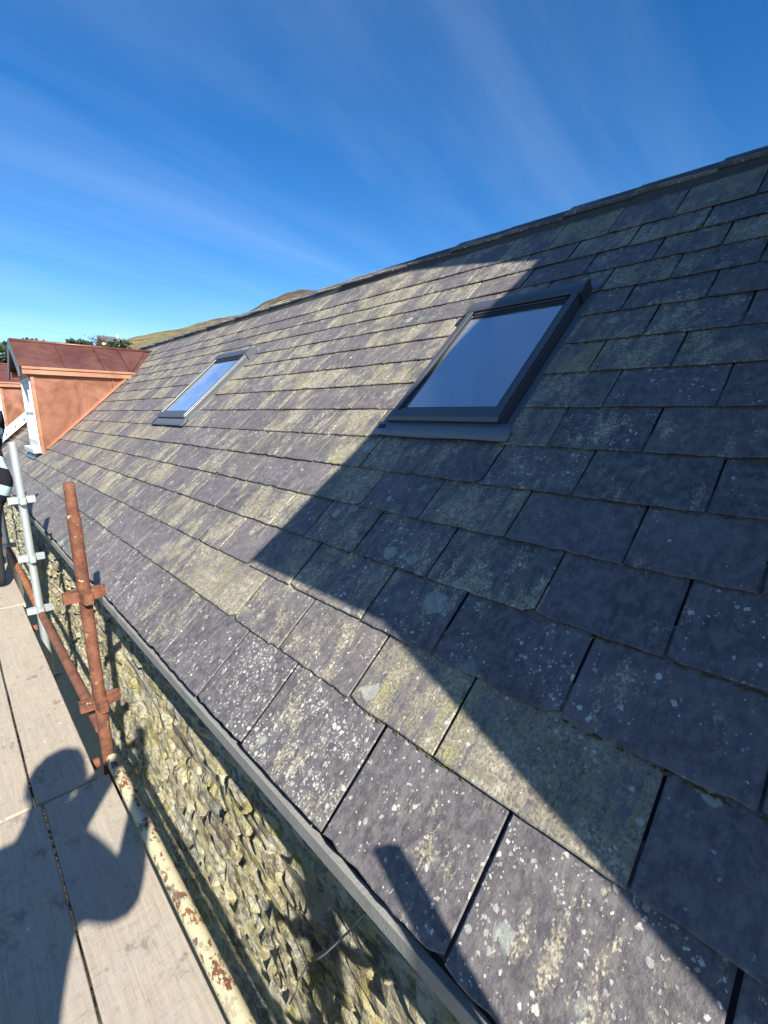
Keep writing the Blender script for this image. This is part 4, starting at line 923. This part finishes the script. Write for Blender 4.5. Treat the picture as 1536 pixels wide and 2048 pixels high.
# ------------------------------------------------------------------ trees and a far cottage
def tree(az, dist, el_top, kind, label, width=0.32, nleaf=900, base_el=None):
    x, y = dist*math.sin(math.radians(az)), dist*math.cos(math.radians(az)); zb = terrain_z(x, y)-0.3
    zt_ = dist*math.tan(math.radians(el_top+0.22)); h = max(4.0, zt_-zb); rt = random.Random(int(az*1000+dist))
    width *= 0.66
    t = empty('pine_tree' if kind != 'larch' else 'bare_tree', (x, y, zb)); tag(t, label, 'tree', 'trees beyond the dormers')
    mb = MB(); lean = Vector((rt.uniform(-.03, .03)*h, rt.uniform(-.03, .03)*h, 0))
    B0 = Vector((x, y, zb)); pts = [B0+lean*k+Vector((0, 0, h*k*0.96)) for k in (0, 0.3, 0.6, 1)]; mb.tube(pts, [h*0.022, h*0.016, h*0.010, h*0.003], 8)
    limbs = []
    for k in range(26):
        u = rt.uniform(0.22, 0.96); c = B0+lean*u+Vector((0, 0, h*u)); a = rt.uniform(0, 6.28)
        if kind == 'spruce': ln = h*width*(1.02-u)*rt.uniform(0.7, 1.1); rise = -0.15
        elif kind == 'pine': ln = h*width*(0.35+0.75*math.sin(min(1, (u-0.18)/0.8)*math.pi))*rt.uniform(0.5, 1.05); rise = 0.15
        else: ln = h*width*(0.45+0.65*math.sin(min(1, (u-0.18)/0.8)*math.pi))*rt.uniform(0.6, 1.0); rise = 0.45
        e = c+Vector((math.cos(a)*ln, math.sin(a)*ln, ln*rise)); mb.tube([c, (c+e)/2+Vector((0, 0, ln*0.05)), e], [h*0.006, h*0.004, h*0.0015], 5, cap=False); limbs.append((c, e))
    mb.build('trunk', MAT['bark'], t)
    mb = MB(); P, F = [], []; sz = h*(0.022 if kind != 'larch' else 0.012)
    for k in range(nleaf):
        c, e = limbs[rt.randrange(len(limbs))]; w = rt.random()**0.6; p = c.lerp(e, w)+Vector((rt.gauss(0, 1), rt.gauss(0, 1), rt.gauss(0, 0.6)))*h*(0.028 if kind != 'larch' else 0.04)
        u = Vector((rt.gauss(0, 1), rt.gauss(0, 1), rt.gauss(0, .6))).normalized()*sz*rt.uniform(0.7, 1.6); v = u.cross(Vector((rt.gauss(0, 1), rt.gauss(0, 1), rt.gauss(0, 1)))).normalized()*sz*(rt.uniform(0.5, 1.0) if kind != 'larch' else 0.22)
        b = len(P); P += [p-u-v*0.6, p+u-v*0.3, p+u*0.7+v, p-u*0.6+v*0.8]; F.append((b, b+1, b+2, b+3))
    mb.add(P, F); mb.build('crown', MAT['larch' if kind == 'larch' else 'pine'], t)
T = [(4.2, 70, 6.3, 'pine', 'dark pine at the left picture edge, behind the far dormer', 0.40), (5.2, 76, 6.45, 'pine', 'dark dense pine second from the left edge', 0.42), (6.2, 84, 6.2, 'pine', 'dark pine third from the left edge, above the dormer gable', 0.40), (7.0, 90, 6.6, 'pine', 'pointed pine peeping just above the dormer ridge at left', 0.30),
     (7.9, 105, 6.8, 'spruce', 'thin spruce tip above the left end of the dormer ridge', 0.24), (8.8, 110, 6.75, 'pine', 'rounded dark pine top above the dormer ridge', 0.40), (9.6, 125, 6.5, 'spruce', 'lowest spruce tip above the dormer ridge', 0.22),
     (10.8, 130, 7.05, 'spruce', 'pointed spruce standing alone above the dormer roof', 0.36), (11.6, 140, 6.9, 'pine', 'left pine of the open pair above the dormer', 0.34), (12.2, 142, 7.0, 'pine', 'right pine of the open pair above the dormer', 0.36),
     (13.4, 150, 7.5, 'larch', 'brown leafless tree among the pines', 0.42), (14.2, 165, 7.4, 'pine', 'dark pine right of the brown leafless tree', 0.40), (14.8, 168, 7.3, 'pine', 'broad pine second right of the brown tree', 0.42), (15.5, 175, 7.25, 'pine', 'rightmost pine at the foot of the golden hill', 0.40), (13.0, 160, 7.0, 'larch', 'low brown tree left of the tall leafless one', 0.4)]
for t in T: tree(*t)
# far cottage
az, dist = 14.0, 190.0; x, y = dist*math.sin(math.radians(az)), dist*math.cos(math.radians(az)); zc = dist*math.tan(math.radians(7.0))
ct = empty('cottage', (x, y, zc)); tag(ct, 'tiny white cottage on the hill foot among the pines', 'house')
mb = MB(); mb.box((x-3, y-2.5, zc-6), (x+3, y+2.5, zc)); mb.build('wall', MAT['white'], ct)
mb = MB(); mb.prism([[(x-3.3, y-2.8, zc), (x-3.3, y+2.8, zc), (x-3.3, y, zc+2.2)], [(x+3.3, y-2.8, zc), (x+3.3, y+2.8, zc), (x+3.3, y, zc+2.2)]], None); mb.build('roof', MAT['tile'], ct)
mb = MB(); mb.box((x+2.2, y-0.4, zc+1.4), (x+2.9, y+0.4, zc+3.0)); mb.build('chimney', MAT['white'], ct)
